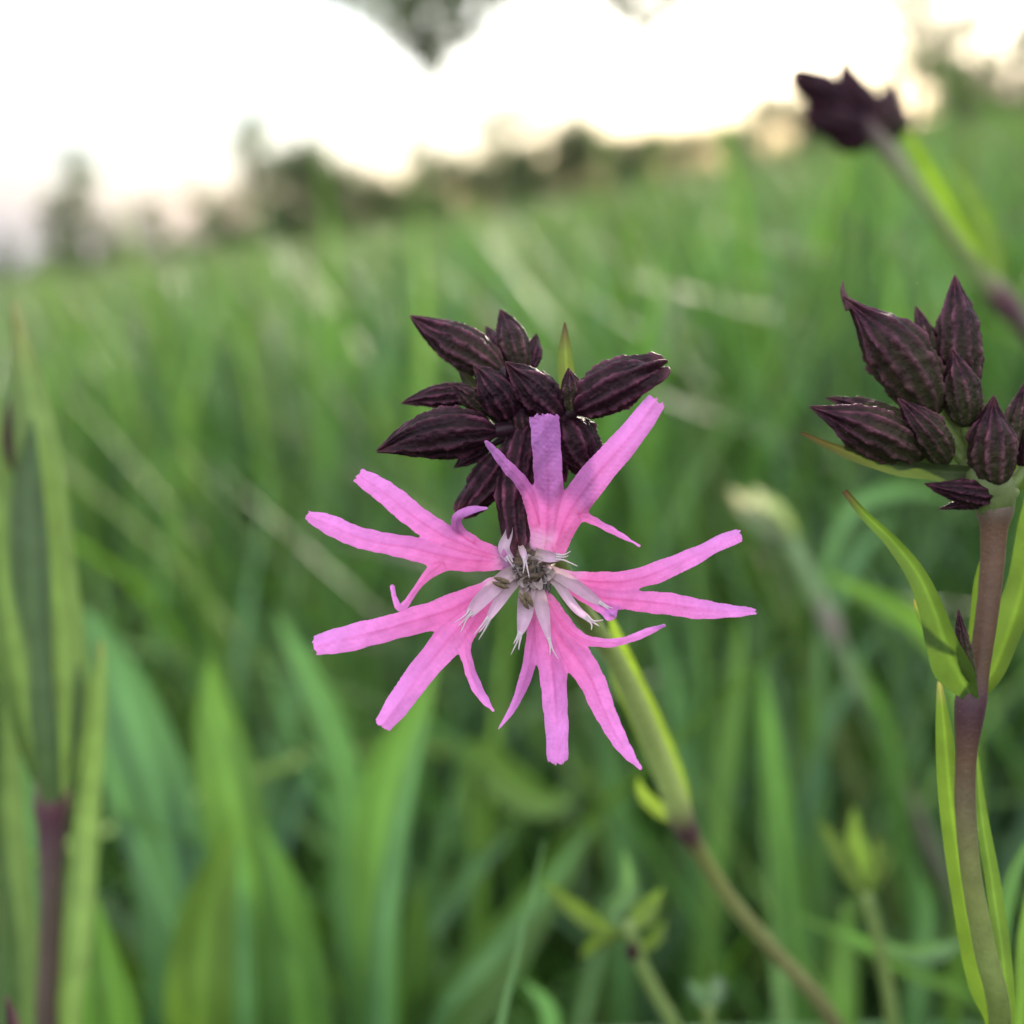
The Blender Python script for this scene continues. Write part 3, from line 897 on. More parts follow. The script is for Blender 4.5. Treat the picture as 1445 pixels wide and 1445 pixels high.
PETALS = [
    # top petal
    [dict(p=[(725, 850, 24, 34), (745, 800, 30, 14), (765, 745, 48, 2)], white=True),
     dict(p=[(765, 765, 42, 4), (768, 690, 46, 0), (772, 600, 43, -4), (768, 500, 42, -6), (760, 398, 44, -6)], flat=True),
     dict(p=[(795, 760, 36, 4), (825, 680, 44, 0), (870, 610, 46, -2), (925, 540, 44, -4), (1000, 455, 40, -8), (1082, 348, 30, -12)], flat=True),
     dict(p=[(745, 700, 28, 2), (722, 630, 24, -2), (690, 575, 20, -8), (650, 532, 17, -14), (612, 486, 13, -18), (590, 462, 5, -20)]),
     dict(p=[(845, 665, 22, 4), (885, 682, 14, 6), (930, 705, 11, 8), (985, 735, 8, 10), (1036, 764, 3, 12)])],
    # left petal
    [dict(p=[(720, 840, 20, 36), (680, 815, 20, 16), (630, 805, 26, 4)], white=True),
     dict(p=[(640, 800, 26, 4), (560, 775, 30, 0), (470, 738, 36, 0), (385, 682, 36, 4), (300, 612, 34, 8), (225, 562, 24, 12)], flat=True),
     dict(p=[(630, 812, 22, 4), (540, 806, 34, 0), (450, 790, 38, -4), (370, 770, 34, -6), (290, 757, 31, -4), (200, 732, 31, 0), (130, 700, 28, 6), (72, 678, 16, 12)], flat=True),
     dict(p=[(590, 785, 14, -2), (545, 750, 18, -6), (507, 712, 17, -12), (507, 682, 15, -18), (540, 662, 12, -22), (592, 654, 5, -26)]),
     dict(p=[(460, 815, 24, -4), (415, 855, 13, -8), (385, 893, 10, -10), (355, 935, 11, -14), (338, 946, 9, -18), (325, 920, 8, -22), (318, 884, 6, -26)])],
    # lower left petal
    [dict(p=[(720, 850, 20, 34), (670, 865, 20, 14), (610, 885, 30, 2)], white=True),
     dict(p=[(610, 885, 22, 2), (545, 920, 36, -4), (470, 955, 42, -6), (390, 980, 40, -4), (300, 1006, 37, -2), (200, 1030, 39, 2), (120, 1050, 32, 6), (100, 1054, 30, 6)], flat=True),
     dict(p=[(615, 900, 30, 0), (560, 950, 44, -6), (505, 1010, 46, -12), (455, 1070, 42, -16), (400, 1135, 39, -22), (345, 1210, 37, -28), (292, 1282, 28, -34)], flat=True),
     dict(p=[(580, 945, 28, -4), (540, 1010, 22, -8), (530, 1060, 17, -12), (542, 1120, 16, -16), (562, 1175, 15, -18), (590, 1218, 11, -18), (610, 1243, 4, -18)])],
    # bottom petal
    [dict(p=[(735, 855, 22, 32), (738, 900, 30, 12), (750, 950, 38, 0)], white=True),
     dict(p=[(748, 930, 36, 2), (762, 1000, 50, -6), (778, 1080, 44, -12), (788, 1170, 38, -18), (794, 1270, 35, -26), (800, 1385, 30, -34)], flat=True),
     dict(p=[(765, 950, 34, 0), (805, 1030, 42, -6), (855, 1090, 42, -10), (895, 1150, 40, -14), (930, 1235, 33, -20), (972, 1320, 25, -28), (1008, 1374, 17, -34), (1040, 1412, 4, -38)]),
     dict(p=[(735, 960, 22, -2), (725, 1040, 20, -6), (716, 1105, 18, -12), (700, 1165, 17, -18), (668, 1235, 11, -24), (627, 1296, 3, -30)]),
     dict(p=[(775, 930, 22, -2), (815, 990, 24, -6), (860, 1028, 17, -10), (905, 1044, 13, -14), (970, 1046, 12, -18), (1035, 1025, 12, -22), (1108, 996, 5, -28)])],
    # right petal
    [dict(p=[(750, 845, 20, 34), (795, 850, 22, 14), (850, 868, 24, 4)], white=True),
     dict(p=[(840, 860, 20, 4), (910, 868, 28, 0), (985, 868, 30, 0), (1060, 852, 30, 4), (1130, 824, 30, 8), (1205, 790, 24, 12), (1270, 757, 22, 16), (1325, 735, 20, 20)], flat=True),
     dict(p=[(845, 880, 22, 4), (920, 912, 30, -2), (1010, 922, 30, -4), (1090, 930, 32, -2), (1180, 943, 31, 2), (1260, 953, 24, 8), (1320, 955, 17, 12), (1372, 955, 8, 16)], flat=True),
     dict(p=[(850, 895, 16, -2), (900, 928, 15, -12), (938, 950, 18, -26), (952, 962, 21, -36)])],
]


def scale_mesh(rows, seed, fray=3):
    """pale frayed scale at the mouth of a petal: a tapering strip that splits into threads; rows zoom-1 coords"""
    rs = np.random.default_rng(seed)
    bits = []
    pts = [(*F(*Z1(x, y), w), .95 * h / 2.0643 * U) for (x, y, h, w) in rows]
    v, f, tt, uu = ribbon(pts, 18, 5, roll=rs.uniform(-.3, .3), fold=.5)
    g_ = np.clip(tt * 1.6, 0, 1)[:, None]; c = (np.array([0.36, 0.28, 0.25]) * (1 - g_) + np.array([0.60, 0.40, 0.54]) * g_) * (1 + .10 * np.cos(uu * 9))[:, None]
    bits.append((v, [tuple(q) for q in f], c))
    e = np.array(rows[-1][:2], float); dr = unit(e - np.array(rows[-2][:2], float)); nrm = np.array([-dr[1], dr[0]])
    for k in range(fray):
        s = (k - (fray - 1) / 2)
        p0 = e - dr * 14 + nrm * s * rows[-1][2] * .7
        p1 = e + dr * rs.uniform(4, 22) + nrm * s * rs.uniform(3, 9)
        p2 = p1 + dr * rs.uniform(8, 52) + nrm * (s * rs.uniform(4, 14) + rs.uniform(-8, 8))
        w = rows[-1][3]
        tv, tf, _ = tube([(*F(*Z1(*p0), w), 4.2 / 2.06 * U), (*F(*Z1(*p1), w - 3), 2.6 / 2.06 * U), (*F(*Z1(*p2), w - 8), 1.1 / 2.06 * U)], 10, 6)
        bits.append((tv, tf, np.array([0.68, 0.56, 0.62])))
    return join(bits)


SCALES = [
    [(700, 835, 16, 16), (655, 850, 22, 0), (610, 890, 24, -9), (568, 932, 22, -12), (540, 965, 13, -14)],
    [(700, 850, 14, 14), (660, 882, 20, -2), (630, 925, 18, -12), (606, 962, 12, -18), (592, 985, 6, -20)],
    [(715, 870, 18, 12), (708, 915, 26, -4), (702, 965, 24, -14), (692, 1010, 13, -20), (686, 1028, 6, -22)],
    [(735, 868, 16, 10), (745, 915, 22, -4), (757, 965, 20, -12), (768, 1015, 11, -16), (776, 1045, 5, -18)],
    [(760, 845, 14, 12), (795, 870, 17, 0), (825, 915, 15, -8), (858, 955, 13, -14), (890, 978, 8, -18)],
    [(765, 830, 16, 12), (805, 848, 20, -2), (850, 878, 20, -9), (895, 910, 17, -12), (930, 935, 8, -14)],
    [(690, 765, 8, 4), (697, 785, 11, -8), (703, 808, 7, -14)],
    [(735, 785, 16, 2), (775, 796, 17, -10), (808, 797, 11, -14)],
    [(662, 690, 5, 22), (655, 730, 13, 16), (642, 772, 18, 8), (660, 805, 14, 8)],
]


def flower(parent):
    fl = subroot("flower", parent)
    # calyx tube behind the petals
    v, f, c = bud_mesh(F(*Z2(735, 560), 62), F(*Z2(690, 1175), 24), 92 / 3.284 * U, 101, opened=True, bend=.25, light=1.5)
    part("calyx", v, f, M_bud, fl, c)
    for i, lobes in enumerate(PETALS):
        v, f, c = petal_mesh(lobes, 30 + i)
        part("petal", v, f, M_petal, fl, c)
    for i, rows in enumerate(SCALES):
        v, f, c = scale_mesh(rows, 60 + i, 3 if i in (0, 1, 2, 4, 7) else 2)
        part("petal_scale", v, f, M_petal, fl, c)
    # crowded throat: filaments and anthers
    rs = np.random.default_rng(8)
    throat = F(*Z1(728, 845), 46)
    spots = [(635, 872, -14, 200, 1.1), (707, 922, -16, 60, 1.15), (766, 880, 2, 85, .95), (688, 828, 4, 150, .9), (736, 826, 4, 80, 1.0),
             (722, 872, 10, 110, .9), (780, 842, 8, 100, .7), (716, 806, 8, 95, .8), (745, 800, 12, 60, .7)]
    for i, (zx, zy, w, ang, sc) in enumerate(spots):
        e = F(*Z1(zx, zy), w)
        st = F(*Z1(728 + (zx - 728) * .35, 845 + (zy - 845) * .35), 44)
        fm = F(*Z1(728 + (zx - 728) * .75, 845 + (zy - 845) * .75), 16 + w * .5)
        v, f, tt = tube([(*st, 4.6 * U), (*fm, 4.0 * U), (*e, 2.6 * U)], 12, 8)
        part("filament", v, f, M_petal, fl, np.tile((0.42, 0.33, 0.31), (len(v), 1)))
        a = math.radians(ang)
        dx, dy = math.cos(a) * 24 * sc, math.sin(a) * 24 * sc
        for s in (-1, 1):
            nx_, ny_ = -math.sin(a) * 5.2 * sc * s, math.cos(a) * 5.2 * sc * s
            if s == -1: bits = []
            rows = [(zx + nx_ - dx, zy + ny_ - dy, 1.0), (zx + nx_ * 1.3 - dx * .6, zy + ny_ * 1.3 - dy * .6, 5.5), (zx + nx_ * 1.3, zy + ny_ * 1.3, 6.6), (zx + nx_ * 1.3 + dx * .6, zy + ny_ * 1.3 + dy * .6, 5.2), (zx + nx_ + dx, zy + ny_ + dy, 1.0)]
            tv, tf, _ = tube([(*F(*Z1(x, y), w - 3), r * sc / 2.06 * U) for x, y, r in rows], 16, 10, rough=.04, seed=i)
            bits.append((tv, tf, np.array([0.13, 0.092, 0.055]) if i < 2 else np.array([0.085, 0.070, 0.068])))
        v, f, c = join(bits)
        part("anther", v, f, M_anther, fl, c)
    for k in range(15):
        a = k * 2 * math.pi / 15 + rs.uniform(-.2, .2)
        r0, r1 = rs.uniform(20, 34), rs.uniform(46, 74)
        q0 = (728 + math.cos(a) * r0, 848 + math.sin(a) * r0 * .9); q1 = (728 + math.cos(a + .15) * r1, 848 + math.sin(a + .15) * r1 * .85)
        qm = ((q0[0] + q1[0]) / 2 + rs.uniform(-6, 6), (q0[1] + q1[1]) / 2 + rs.uniform(-6, 6))
        v, f, tt, uu = ribbon([(*F(*Z1(*q0), 22), 3.5 * U), (*F(*Z1(*qm), 2 + rs.uniform(-6, 6)), rs.uniform(6, 9.5) * U), (*F(*Z1(*q1), -2 + rs.uniform(-6, 3)), rs.uniform(1.2, 3) * U)], 14, 5, roll=rs.uniform(-.7, .7), fold=.6, wave=.3, seed=k)
        part("petal_claw", v, f, M_petal, fl, np.array([0.46, 0.36, 0.36]) * (.5 + .6 * tt)[:, None])
    # crumpled inner skin of the throat
    v, f, tt = tube([(*F(*Z1(700, 780), 40), 22 * U), (*F(*Z1(715, 825), 30), 30 * U), (*F(*Z1(728, 865), 28), 27 * U), (*F(*Z1(732, 890), 28), 16 * U)], 26, 34, rough=.13, seed=3)
    part("throat", v, f, M_petal, fl, np.tile((0.17, 0.115, 0.085), (len(v), 1)))
    return fl


def add_buds(parent, buds, zfun, zf, w0=0.0, seed0=0, pedicel_to=None, green_ped=SGREEN * .8):
    """buds rows: tip(x,y) base(x,y) hw  w_tip w_base  opts"""
    for i, (tx, ty, bx, by, hw, wt_, wb, opt) in enumerate(buds):
        tip = F(*zfun(tx, ty), w0 + wt_); base = F(*zfun(bx, by), w0 + wb)
        v, f, c = bud_mesh(base, tip, hw / zf * U, seed0 + i, **opt)
        b = part("bud", v, f, M_bud, parent, c)
        if pedicel_to is not None:
            e = np.asarray(pedicel_to)
            mid = base * .55 + e * .45 + unit(base - tip) * .0012
            v, f, tt = tube([(*(base + unit(tip - base) * .0008), hw / zf * U * .36), (*base, hw / zf * U * .30), (*mid, 11 * U), (*e, 12 * U)], 14, 10)
            part("pedicel", v, f, M_stem, b, np.tile(green_ped, (len(v), 1)))


# ------------------------------------------------------------------ the flowering plant in focus
rows = pix_rows([(742, 640, 20, 74), (752, 700, 15, 95), (775, 770, 15, 150), (812, 850, 15, 240), (868, 930, 14, 400), (914, 1030, 16, 570), (950, 1120, 17, 700), (965, 1165, 18, 760),
                 (985, 1200, 12, 800), (1030, 1270, 11, 870), (1090, 1340, 11, 940), (1180, 1450, 11.5, 1050)])
e = np.array(rows[-1][:3]); g = to_ground(e, (0.10, 0.16))
main = root("ragged_robin", "pink ragged flower with dark purple buds in sharp focus on a leaning stem", "wildflower", g, "ragged robins in the meadow")
SH = np.array([.40, .48, .15])
cols = [PUR * 1.2, STEMB, SGREEN * .9, SGREEN * 1.3, SH, SH, SH, np.array([.09, .035, .05]), np.array([.19, .20, .06]), np.array([.20, .21, .07]), np.array([.19, .19, .07]), np.array([.17, .16, .065]), np.array([.15, .14, .06]), np.array([.12, .13, .05])]
m1 = e * .5 + g * .5
stem_part(main, rows + [(*m1, rows[-1][3]), (*g, rows[-1][3])], cols, n=90, hairs=700)
# leaf pair sheathing the stem above the node
LG = np.array([0.100, 0.148, 0.028])
SG = np.array([.17, .215, .052])
leaf_part(main, pix_rows([(968, 1158, 12, 775), (958, 1105, 13, 730), (926, 1025, 14, 610), (896, 955, 12, 480), (872, 898, 9, 380), (858, 860, 2, 340)]), SG, SG, roll=.3, fold=.3)
leaf_part(main, pix_rows([(960, 1160, 10, 770), (940, 1105, 12, 740), (904, 1030, 11, 620), (872, 960, 9, 500), (850, 905, 2, 420)]), SG * .9, SG, roll=-.3, fold=.3)
leaf_part(main, pix_rows([(960, 1160, 8, 764), (930, 1142, 11, 780), (908, 1120, 9, 780), (900, 1098, 1, 770)]), SG, SG, roll=.2)
flower(main)
J = F(735, 602, 76)      # where the pedicels meet
HEAD = [
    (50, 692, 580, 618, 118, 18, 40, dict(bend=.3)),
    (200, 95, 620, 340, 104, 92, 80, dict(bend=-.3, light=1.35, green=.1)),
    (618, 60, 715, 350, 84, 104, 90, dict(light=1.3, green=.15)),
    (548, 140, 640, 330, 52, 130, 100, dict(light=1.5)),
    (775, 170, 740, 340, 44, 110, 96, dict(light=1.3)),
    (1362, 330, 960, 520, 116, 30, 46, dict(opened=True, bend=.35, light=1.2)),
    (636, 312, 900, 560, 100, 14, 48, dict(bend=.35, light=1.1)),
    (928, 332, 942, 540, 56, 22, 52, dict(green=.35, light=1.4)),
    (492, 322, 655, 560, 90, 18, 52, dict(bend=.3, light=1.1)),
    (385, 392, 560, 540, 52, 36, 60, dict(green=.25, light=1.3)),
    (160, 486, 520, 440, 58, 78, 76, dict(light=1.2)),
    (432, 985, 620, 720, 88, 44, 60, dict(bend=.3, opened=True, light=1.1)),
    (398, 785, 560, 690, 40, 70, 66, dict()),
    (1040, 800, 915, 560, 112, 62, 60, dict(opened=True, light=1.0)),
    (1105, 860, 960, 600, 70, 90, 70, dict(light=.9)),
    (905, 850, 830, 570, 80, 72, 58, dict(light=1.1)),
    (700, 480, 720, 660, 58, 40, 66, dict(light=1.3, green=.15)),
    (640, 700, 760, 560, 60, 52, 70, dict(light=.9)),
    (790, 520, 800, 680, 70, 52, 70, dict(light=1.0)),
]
add_buds(main, HEAD, Z2, 3.284, 0, 200, pedicel_to=J, green_ped=DARKP * 3)
# knot of short stalks in the middle of the head
v, f, tt = tube([(*F(720, 575, 76), 20 * U), (*F(738, 600, 78), 28 * U), (*F(742, 640, 82), 22 * U), (*F(745, 670, 86), 14 * U)], 24, 24, rough=.09, seed=9)
part("stalk_knot", v, f, M_bud, main, np.tile(DARKP * 2.5, (len(v), 1)))
leaf_part(main, pix_rows([(800, 560, 9, 92), (800, 525, 12, 96), (798, 490, 9, 98), (797, 455, 1, 100)]), np.array([.10, .12, .04]), PUR * 1.5, name="bract", roll=.3, tip_start=.6)
leaf_part(main, pix_rows([(690, 560, 8, 60), (668, 545, 10, 56), (655, 530, 6, 52), (648, 522, 1, 50)]), np.array([.06, .06, .03]), PUR, name="bract", roll=.2, tip_start=.5)

# ------------------------------------------------------------------ the budding plant on the right
W2 = 70.0
rows = pix_rows([(1404, 690, 27, W2 + 10), (1404, 722, 25, W2), (1403, 742, 19, W2), (1400, 800, 16, W2), (1391, 880, 15, W2), (1380, 950, 15, W2), (1371, 985, 21, W2), (1368, 1008, 20, W2), (1364, 1060, 14.5, W2), (1362, 1130, 14, W2 + 5), (1370, 1230, 13.5, W2 + 10), (1390, 1340, 15, W2 + 20), (1412, 1450, 15, W2 + 30)])
e = np.array(rows[-1][:3]); g = to_ground(e, (0.02, 0.03))
right = root("ragged_robin", "budding stem with an upright cluster of dark purple pointed buds, no open flower", "wildflower", g, "ragged robins in the meadow")
br = np.array([.115, .058, .036])
cols = [br * 1.3, np.array([.13, .09, .07]), br, br, br * .9, br * .8, np.array([.075, .03, .04]), np.array([.06, .022, .03]), br * .85, np.array([.13, .10, .052]), np.array([.17, .18, .055]), np.array([.18, .22, .06]), np.array([.12, .16, .035]), np.array([.11, .15, .035]), np.array([.1, .14, .03])]
stem_part(right, rows + [(*(e * .5 + g * .5), rows[-1][3]), (*g, rows[-1][3])], cols, n=110, hairs=1500)
RL = np.array([.085, .130, .034])
leaf_part(right, pix_rows([(1372, 985, 10, W2 - 16), (1350, 945, 26, W2 - 26), (1333, 905, 23, W2 - 34), (1318, 860, 19, W2 - 38), (1295, 810, 14, W2 - 36), (1258, 762, 10, W2 - 30), (1217, 722, 7, W2 - 24), (1192, 692, 4, W2 - 20)]), RL * .85, np.array([.045, .018, .02]), roll=.35, fold=.5, tip_start=.86)
leaf_part(right, pix_rows([(1378, 985, 10, W2 + 14), (1402, 945, 18, W2 + 20), (1424, 890, 20, W2 + 30), (1442, 830, 20, W2 + 36), (1457, 740, 17, W2 + 40), (1462, 650, 2, W2 + 44)]), LG * 1.15, LG, roll=.3, fold=.4)
leaf_part(right, pix_rows([(1372, 980, 8, W2 + 20), (1384, 900, 16, W2 + 30), (1392, 820, 15, W2 + 36), (1398, 760, 3, W2 + 40)]), LG, LG, roll=.2, fold=.3)
gl = to_ground(P(1405, 1445, FOCUS + (W2 + 40) * U), (.02, .03))
leaf_part(right, [(*gl, 14 * U)] + pix_rows([(1412, 1460, 17, W2 + 34), (1388, 1390, 20, W2 + 28), (1362, 1270, 17, W2 + 26), (1342, 1130, 15, W2 + 26), (1333, 1030, 11, W2 + 26), (1326, 962, 3, W2 + 28)]), LG * .95, np.array([.25, .2, .12]), roll=.35, fold=.3, tip_start=.97, n=60)
leaf_part(right, [(*gl, 12 * U)] + pix_rows([(1420, 1450, 10, W2 + 40), (1402, 1260, 11, W2 + 40), (1385, 1150, 8, W2 + 36), (1378, 1060, 2, W2 + 34)]), RL, RL, roll=-.3, n=50)
leaf_part(right, pix_rows([(1345, 905, 5, W2 - 4), (1312, 885, 8, W2 + 2), (1296, 862, 5, W2 + 6), (1290, 846, 1, W2 + 6)]), RL * 1.1, np.array([.2, .13, .08]), tip_start=.7)
v, f, c = bud_mesh(F(1374, 965, W2 - 24), F(1352, 862, W2 - 32), 11 * U, 71, green=.5, light=1.3, nt=40, nth=60)
part("axillary_bud", v, f, M_bud, right, c)
J2 = F(1398, 690, W2 + 4)
HEAD2 = [
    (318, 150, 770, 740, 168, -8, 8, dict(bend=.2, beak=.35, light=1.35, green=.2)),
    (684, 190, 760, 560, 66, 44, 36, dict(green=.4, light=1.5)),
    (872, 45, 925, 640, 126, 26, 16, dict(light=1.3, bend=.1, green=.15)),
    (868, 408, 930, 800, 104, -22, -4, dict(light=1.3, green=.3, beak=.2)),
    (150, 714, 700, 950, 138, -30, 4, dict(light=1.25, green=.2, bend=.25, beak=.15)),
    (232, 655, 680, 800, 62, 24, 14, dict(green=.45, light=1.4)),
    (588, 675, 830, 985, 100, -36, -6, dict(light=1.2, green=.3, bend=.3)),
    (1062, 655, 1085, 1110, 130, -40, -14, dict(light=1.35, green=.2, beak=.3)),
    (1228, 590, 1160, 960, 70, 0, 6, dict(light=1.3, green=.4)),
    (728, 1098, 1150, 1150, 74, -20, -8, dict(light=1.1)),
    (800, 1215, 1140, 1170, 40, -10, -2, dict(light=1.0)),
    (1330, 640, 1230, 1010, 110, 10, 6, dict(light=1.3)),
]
HEAD2 = [(a, b, c_, d_, hw * .92, w1, w2, o_) for (a, b, c_, d_, hw, w1, w2, o_) in HEAD2]
add_buds(right, HEAD2, Z4, 3.612, W2, 300, pedicel_to=J2, green_ped=np.array([.14, .19, .05]))
v, f, tt = tube([(*F(1372, 640, W2 + 8), 22 * U), (*F(1385, 668, W2 + 4), 34 * U), (*F(1400, 700, W2 + 2), 34 * U), (*F(1404, 728, W2), 22 * U)], 16, 18, rough=.04, seed=19)
part("stalk_knot", v, f, M_stem, right, np.tile((.11, .14, .045), (len(v), 1)))
leaf_part(right, pix_rows([(*Z4(1000, 1040), 12, W2 - 10), (*Z4(760, 1025), 14, W2 - 14), (*Z4(520, 995), 11, W2 - 18), (*Z4(300, 920), 8, W2 - 20), (*Z4(92, 832), 2, W2 - 22)]), np.array([.09, .115, .05]), np.array([.05, .025, .025]), name="bract", roll=.5, fold=.3, tip_start=.4)
leaf_part(right, pix_rows([(1400, 720, 14, W2 + 22), (1425, 690, 18, W2 + 26), (1445, 640, 16, W2 + 30), (1460, 580, 2, W2 + 34)]), LG * .9, LG * .8, name="bract", roll=.3)

v, f, tt = tube([(*F(*Z4(345, 200), W2 - 7), 9 * U), (*F(*Z4(318, 150), W2 - 8), 6 * U), (*F(*Z4(303, 105), W2 - 8), 3.6 * U), (*F(*Z4(308, 58), W2 - 8), 1 * U)], 16, 10)
part("bud_beak", v, f, M_bud, right, np.tile((.10, .05, .055), (len(v), 1)))

# ------------------------------------------------------------------ blurred bud plant at the upper right
D3 = 0.21
def R3(rows): return pix_rows(rows, D3)
rows = R3([(1215, 170, 14, 0), (1255, 215, 12, 0), (1300, 275, 11, 0), (1340, 330, 11, .002), (1385, 385, 12, .004), (1412, 420, 17, .004), (1440, 455, 14, .006), (1490, 520, 13, .01), (1600, 760, 13, .02)])
e = np.array(rows[-1][:3]); g = to_ground(e, (0.02, 0.02))
up = root("ragged_robin", "blurred leaning stem with dark star-like buds against the bright sky", "wildflower", g, "ragged robins in the meadow")
cols = [PUR * 2, np.array([.20, .18, .12]), np.array([.24, .30, .11]), np.array([.24, .30, .10]), np.array([.22, .26, .10]), np.array([.12, .05, .065]), np.array([.14, .10, .09]), br, br, br, br]
stem_part(up, rows + [(*(e * .5 + g * .5), rows[-1][3]), (*g, rows[-1][3])], cols, n=80)
for i, (tx, ty, bx, by, hw, opt) in enumerate([(1120, 108, 1205, 160, 24, dict(opened=True)), (1186, 82, 1215, 170, 20, dict(light=1.2)), (1140, 158, 1220, 190, 26, dict(opened=True)), (1170, 198, 1228, 195, 18, dict()), (1215, 112, 1228, 180, 18, dict(light=1.2)), (1262, 118, 1240, 190, 22, dict(light=1.4, green=.1)), (1285, 158, 1250, 195, 14, dict(green=.2))]):
    v, f, c = bud_mesh(P(bx, by, D3), P(tx, ty, D3 - .003 + .001 * i), hw * K * D3, 400 + i, nt=36, nth=50, **opt)
    part("bud", v, f, M_bud, up, c)
leaf_part(up, R3([(1410, 418, 6, .004), (1375, 352, 15, .003), (1335, 280, 14, .002), (1300, 220, 11, .0), (1270, 170, 2, .0)]), LG * 1.2, LG, roll=.4)
leaf_part(up, R3([(1412, 420, 6, .006), (1400, 350, 13, .01), (1370, 280, 12, .012), (1340, 225, 2, .014)]), RL, RL, roll=-.3)

# ------------------------------------------------------------------ blurred budding plant at the left edge
D4 = 0.165
def R4(rows): return pix_rows(rows, D4)
rows = R4([(60, 860, 16, 0), (66, 980, 17, 0), (72, 1090, 20, 0), (73, 1135, 25, 0), (73, 1170, 20, 0), (72, 1260, 16, 0), (70, 1350, 15.5, .001), (67, 1455, 15, .002)])
e = np.array(rows[-1][:3]); g = to_ground(e, (-.005, .03))
left = root("ragged_robin", "blurred young stem with a long green leaf sheath along the left edge", "wildflower", g, "ragged robins in the meadow")
lb = np.array([.100, .066, .055])
cols = [np.array([.13, .18, .06]), np.array([.14, .18, .07]), np.array([.14, .15, .07]), np.array([.10, .04, .05]), np.array([.085, .04, .05]), lb, lb, lb, lb, lb]
stem_part(left, rows + [(*(e * .5 + g * .5), rows[-1][3]), (*g, rows[-1][3])], cols, n=70)
PG = np.array([.105, .150, .078])
leaf_part(left, R4([(76, 1130, 12, -.001), (90, 1030, 26, -.003), (88, 900, 29, -.004), (68, 760, 35, -.004), (52, 620, 30, -.003), (32, 500, 17, -.001), (20, 425, 3, 0)]), PG * .9, np.array([.13, .12, .08]), roll=.2, fold=.25, tip_start=.8)
leaf_part(left, R4([(70, 1130, 12, .001), (40, 1020, 24, .0), (15, 880, 26, -.001), (-5, 740, 26, -.001), (-15, 600, 20, .001), (-20, 480, 3, .002)]), PG, PG, roll=-.2, fold=.25)
leaf_part(left, R4([(72, 1130, 12, -.003), (66, 1050, 17, -.006), (54, 930, 19, -.007), (44, 800, 26, -.007), (40, 700, 22, -.006), (46, 590, 2, -.005)]), PG * 1.15, PG * .9, roll=.1, fold=.3)
leaf_part(left, R4([(80, 1130, 8, .004), (112, 1020, 15, .006), (104, 900, 15, .006), (95, 800, 10, .006), (86, 720, 2, .006)]), PG, PG, roll=-.3)
for i, (tx, ty, bx, by, hw, opt) in enumerate([(20, 545, 26, 670, 20, dict(light=1.5, green=.15)), (62, 640, 60, 800, 22, dict(green=.5, light=1.2))]):
    v, f, c = bud_mesh(P(bx, by, D4), P(tx, ty, D4), hw * K * D4, 430 + i, nt=36, nth=50, **opt)
    part("bud", v, f, M_bud, left, c)
gl = to_ground(P(110, 1445, D4), (.0, .02))
leaf_part(left, [(*gl, 12 * U)] + R4([(100, 1460, 20, .004), (112, 1330, 22, .002), (124, 1180, 21, .002), (138, 1030, 14, .001), (143, 950, 9, .001), (143, 905, 3, .001)]), PG * 1.15, np.array([.2, .17, .1]), roll=.45, n=60, tip_start=.96)
leaf_part(left, [(*gl, 12 * U)] + R4([(40, 1460, 22, .006), (30, 1330, 22, .006), (14, 1180, 20, .006), (8, 1030, 14, .006), (5, 920, 2, .006)]), PG, PG, roll=-.3, n=60)

# small closed shoot in the bottom left corner
D5 = 0.14
b5 = to_ground(P(0, 1445, D5), (-.01, .02))
shoot = root("ragged_robin", "small purple bud tip poking into the bottom left corner", "wildflower", b5, "ragged robins in the meadow")
pp = P(0, 1500, D5)
stem_part(shoot, [(*pp, 12 * K * D5), (*(pp * .5 + b5 * .5), 12 * K * D5), (*b5, 12 * K * D5)], [br, br, br])
v, f, c = bud_mesh(P(-2, 1505, D5), P(10, 1408, D5), 24 * K * D5, 450, light=2.0, green=.2, nt=36, nth=50)
part("bud", v, f, M_bud, shoot, c)

# ------------------------------------------------------------------ pale, far blurred plant right of the flower
D6 = 0.29
def R6(rows): return pix_rows(rows, D6)
rows = R6([(1085, 725, 12, 0), (1115, 765, 12, 0), (1150, 835, 11, 0), (1173, 882, 14, 0), (1185, 915, 11, 0), (1215, 980, 11, 0), (1255, 1070, 11, .004), (1300, 1170, 11, .008), (1350, 1300, 10, .012)])
e = np.array(rows[-1][:3]); g = to_ground(e, (0.03, 0.03))
pale = root("ragged_robin", "soft blurred pale green stem with a silvery pink tip, right of the flower", "wildflower", g, "ragged robins in the meadow")
pg = np.array([.19, .27, .13])
cols = [np.array([.2, .18, .13]), pg * 1.2, pg, np.array([.22, .17, .16]), pg * .8, pg * .8, pg * .8, np.array([.16, .14, .11]), pg * .7, pg * .7, pg * .7]
stem_part(pale, rows + [(*(e * .5 + g * .5), rows[-1][3]), (*g, rows[-1][3])], cols, n=70)
for i, (tx, ty, bx, by, hw, c0) in enumerate([(1030, 690, 1110, 765, 16, (.34, .29, .33)), (1062, 688, 1112, 762, 15, (.36, .34, .36)), (1045, 715, 1108, 770, 13, (.25, .28, .24)), (1085, 700, 1118, 765, 13, (.25, .28, .22))]):
    leaf_part(pale, R6([(bx, by, 8, 0), ((bx * .6 + tx * .4), (by * .6 + ty * .4), hw, -.002 * i), ((bx * .2 + tx * .8), (by * .2 + ty * .8), hw * .7, -.003 * i), (tx, ty, 1, -.003 * i)]), c0, c0, name="bract", roll=.3 - .2 * i)
leaf_part(pale, R6([(1175, 885, 6, 0), (1195, 820, 11, .004), (1225, 770, 9, .008), (1260, 730, 1, .01)]), BLUEG, BLUEG, roll=.2)
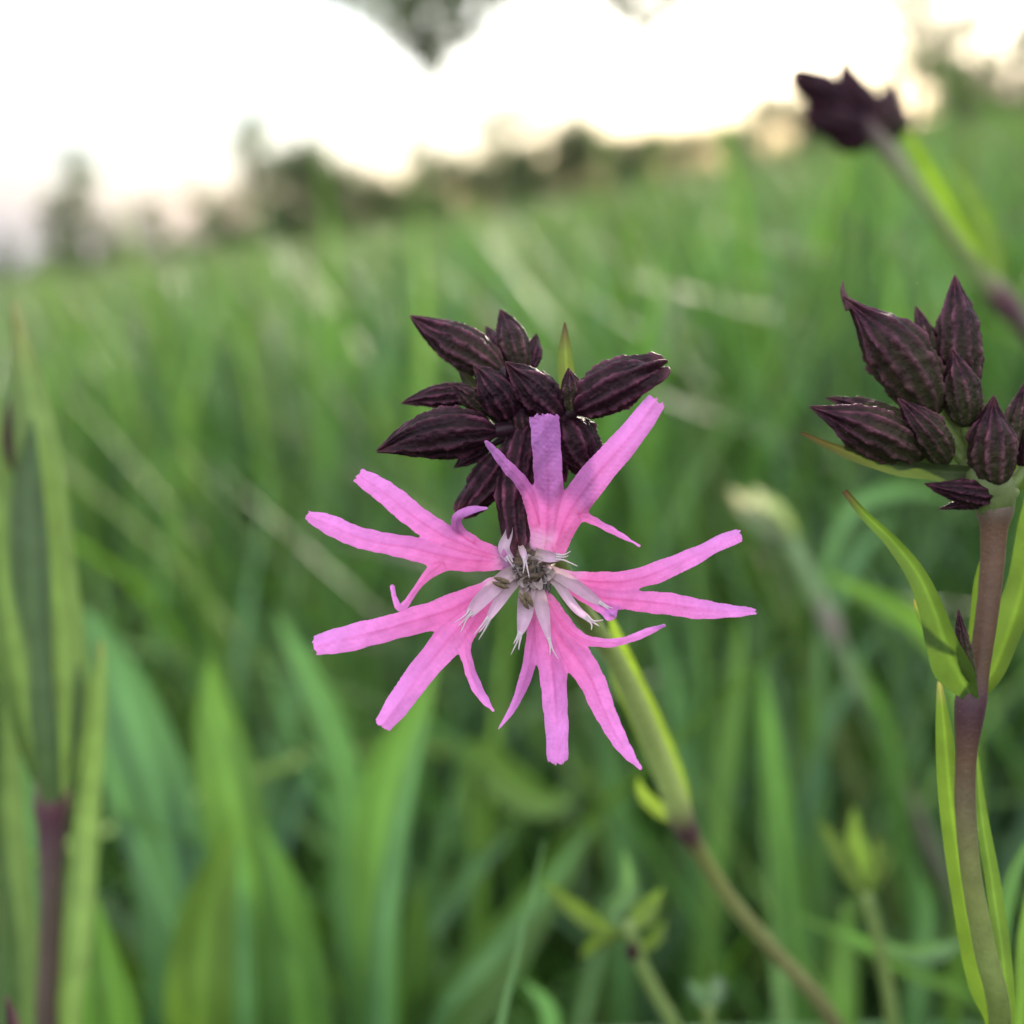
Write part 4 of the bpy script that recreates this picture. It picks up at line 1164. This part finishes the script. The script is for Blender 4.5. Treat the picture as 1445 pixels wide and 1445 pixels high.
leaf_part(pale, R6([(1190, 915, 6, 0), (1240, 1010, 14, -.002), (1262, 1110, 16, -.002), (1275, 1230, 12, 0), (1285, 1330, 2, 0)]), GREEN, GREEN, roll=.2)


# ------------------------------------------------------------------ young leafy shoots low among the grass
def leafy_shoot(label, d, stem, leaves, knot):
    rows = pix_rows([(*s, 0) for s in stem], d)
    e = np.array(rows[-1][:3]); g = to_ground(e, (.01, .02))
    r = root("leafy_shoot", label, "plant", g, "young shoots low in the grass")
    stem_part(r, rows + [(*g, rows[-1][3])], [SGREEN * 1.2] * (len(rows) + 1), n=40)
    for pts, c in leaves:
        leaf_part(r, pix_rows([(x, y, h, .002 * i) for i, (x, y, h) in enumerate(pts)], d), c, c, roll=random.uniform(-.4, .4))
    if knot:
        kx, ky, kr, kc = knot
        v, f, c = bud_mesh(P(kx, ky + kr * 1.4, d), P(kx - 3, ky - kr * 1.3, d - .002), kr * K * d, 470, nt=30, nth=40, light=1.2)
        part("bud", v, f, M_bud, r, c)
    return r


leafy_shoot("young shoot with pale spreading leaves below the flower stem bend", 0.165,
            [(885, 1300, 9), (905, 1360, 10), (930, 1410, 10), (955, 1460, 10)],
            [([(880, 1312, 6), (845, 1305, 13), (805, 1278, 12), (768, 1245, 2)], LG * .9),
             ([(882, 1310, 6), (868, 1290, 16), (885, 1262, 16), (882, 1200, 2)], np.array([.10, .18, .08])),
             ([(886, 1312, 6), (905, 1292, 18), (915, 1280, 14), (935, 1255, 2)], YELG * 1.1),
             ([(884, 1318, 6), (862, 1322, 14), (838, 1335, 10), (820, 1350, 2)], LG * .8),
             ([(900, 1345, 6), (925, 1320, 12), (940, 1300, 2)], LG)], (893, 1342, 9, None))
leafy_shoot("young yellow-green shoot with narrow upright leaves between the two right stems", 0.18,
            [(1222, 1260, 8), (1235, 1310, 9), (1250, 1380, 9), (1260, 1460, 9)],
            [([(1220, 1265, 6), (1195, 1225, 14), (1175, 1190, 11), (1158, 1160, 2)], LG * .9),
             ([(1222, 1262, 6), (1215, 1215, 17), (1208, 1180, 12), (1205, 1140, 2)], YELG * 1.1),
             ([(1225, 1262, 6), (1238, 1215, 13), (1240, 1180, 2)], LG),
             ([(1240, 1330, 6), (1280, 1345, 10), (1330, 1340, 12), (1360, 1325, 2)], np.array([.11, .19, .10])),
             ([(1245, 1350, 6), (1215, 1330, 10), (1180, 1310, 2)], GREEN * 1.3)], None)
leafy_shoot("small pale shoot tip at the bottom edge beside the flower stem", 0.17,
            [(1000, 1420, 7), (1000, 1460, 8)],
            [([(1000, 1425, 6), (985, 1400, 12), (970, 1385, 2)], np.array([.11, .19, .10])),
             ([(1000, 1425, 6), (1010, 1395, 14), (1018, 1378, 2)], np.array([.13, .20, .12]))], None)

# helper bookkeeping is not needed in the finished scene
for o in bpy.data.objects:
    if "_o" in o: del o["_o"]
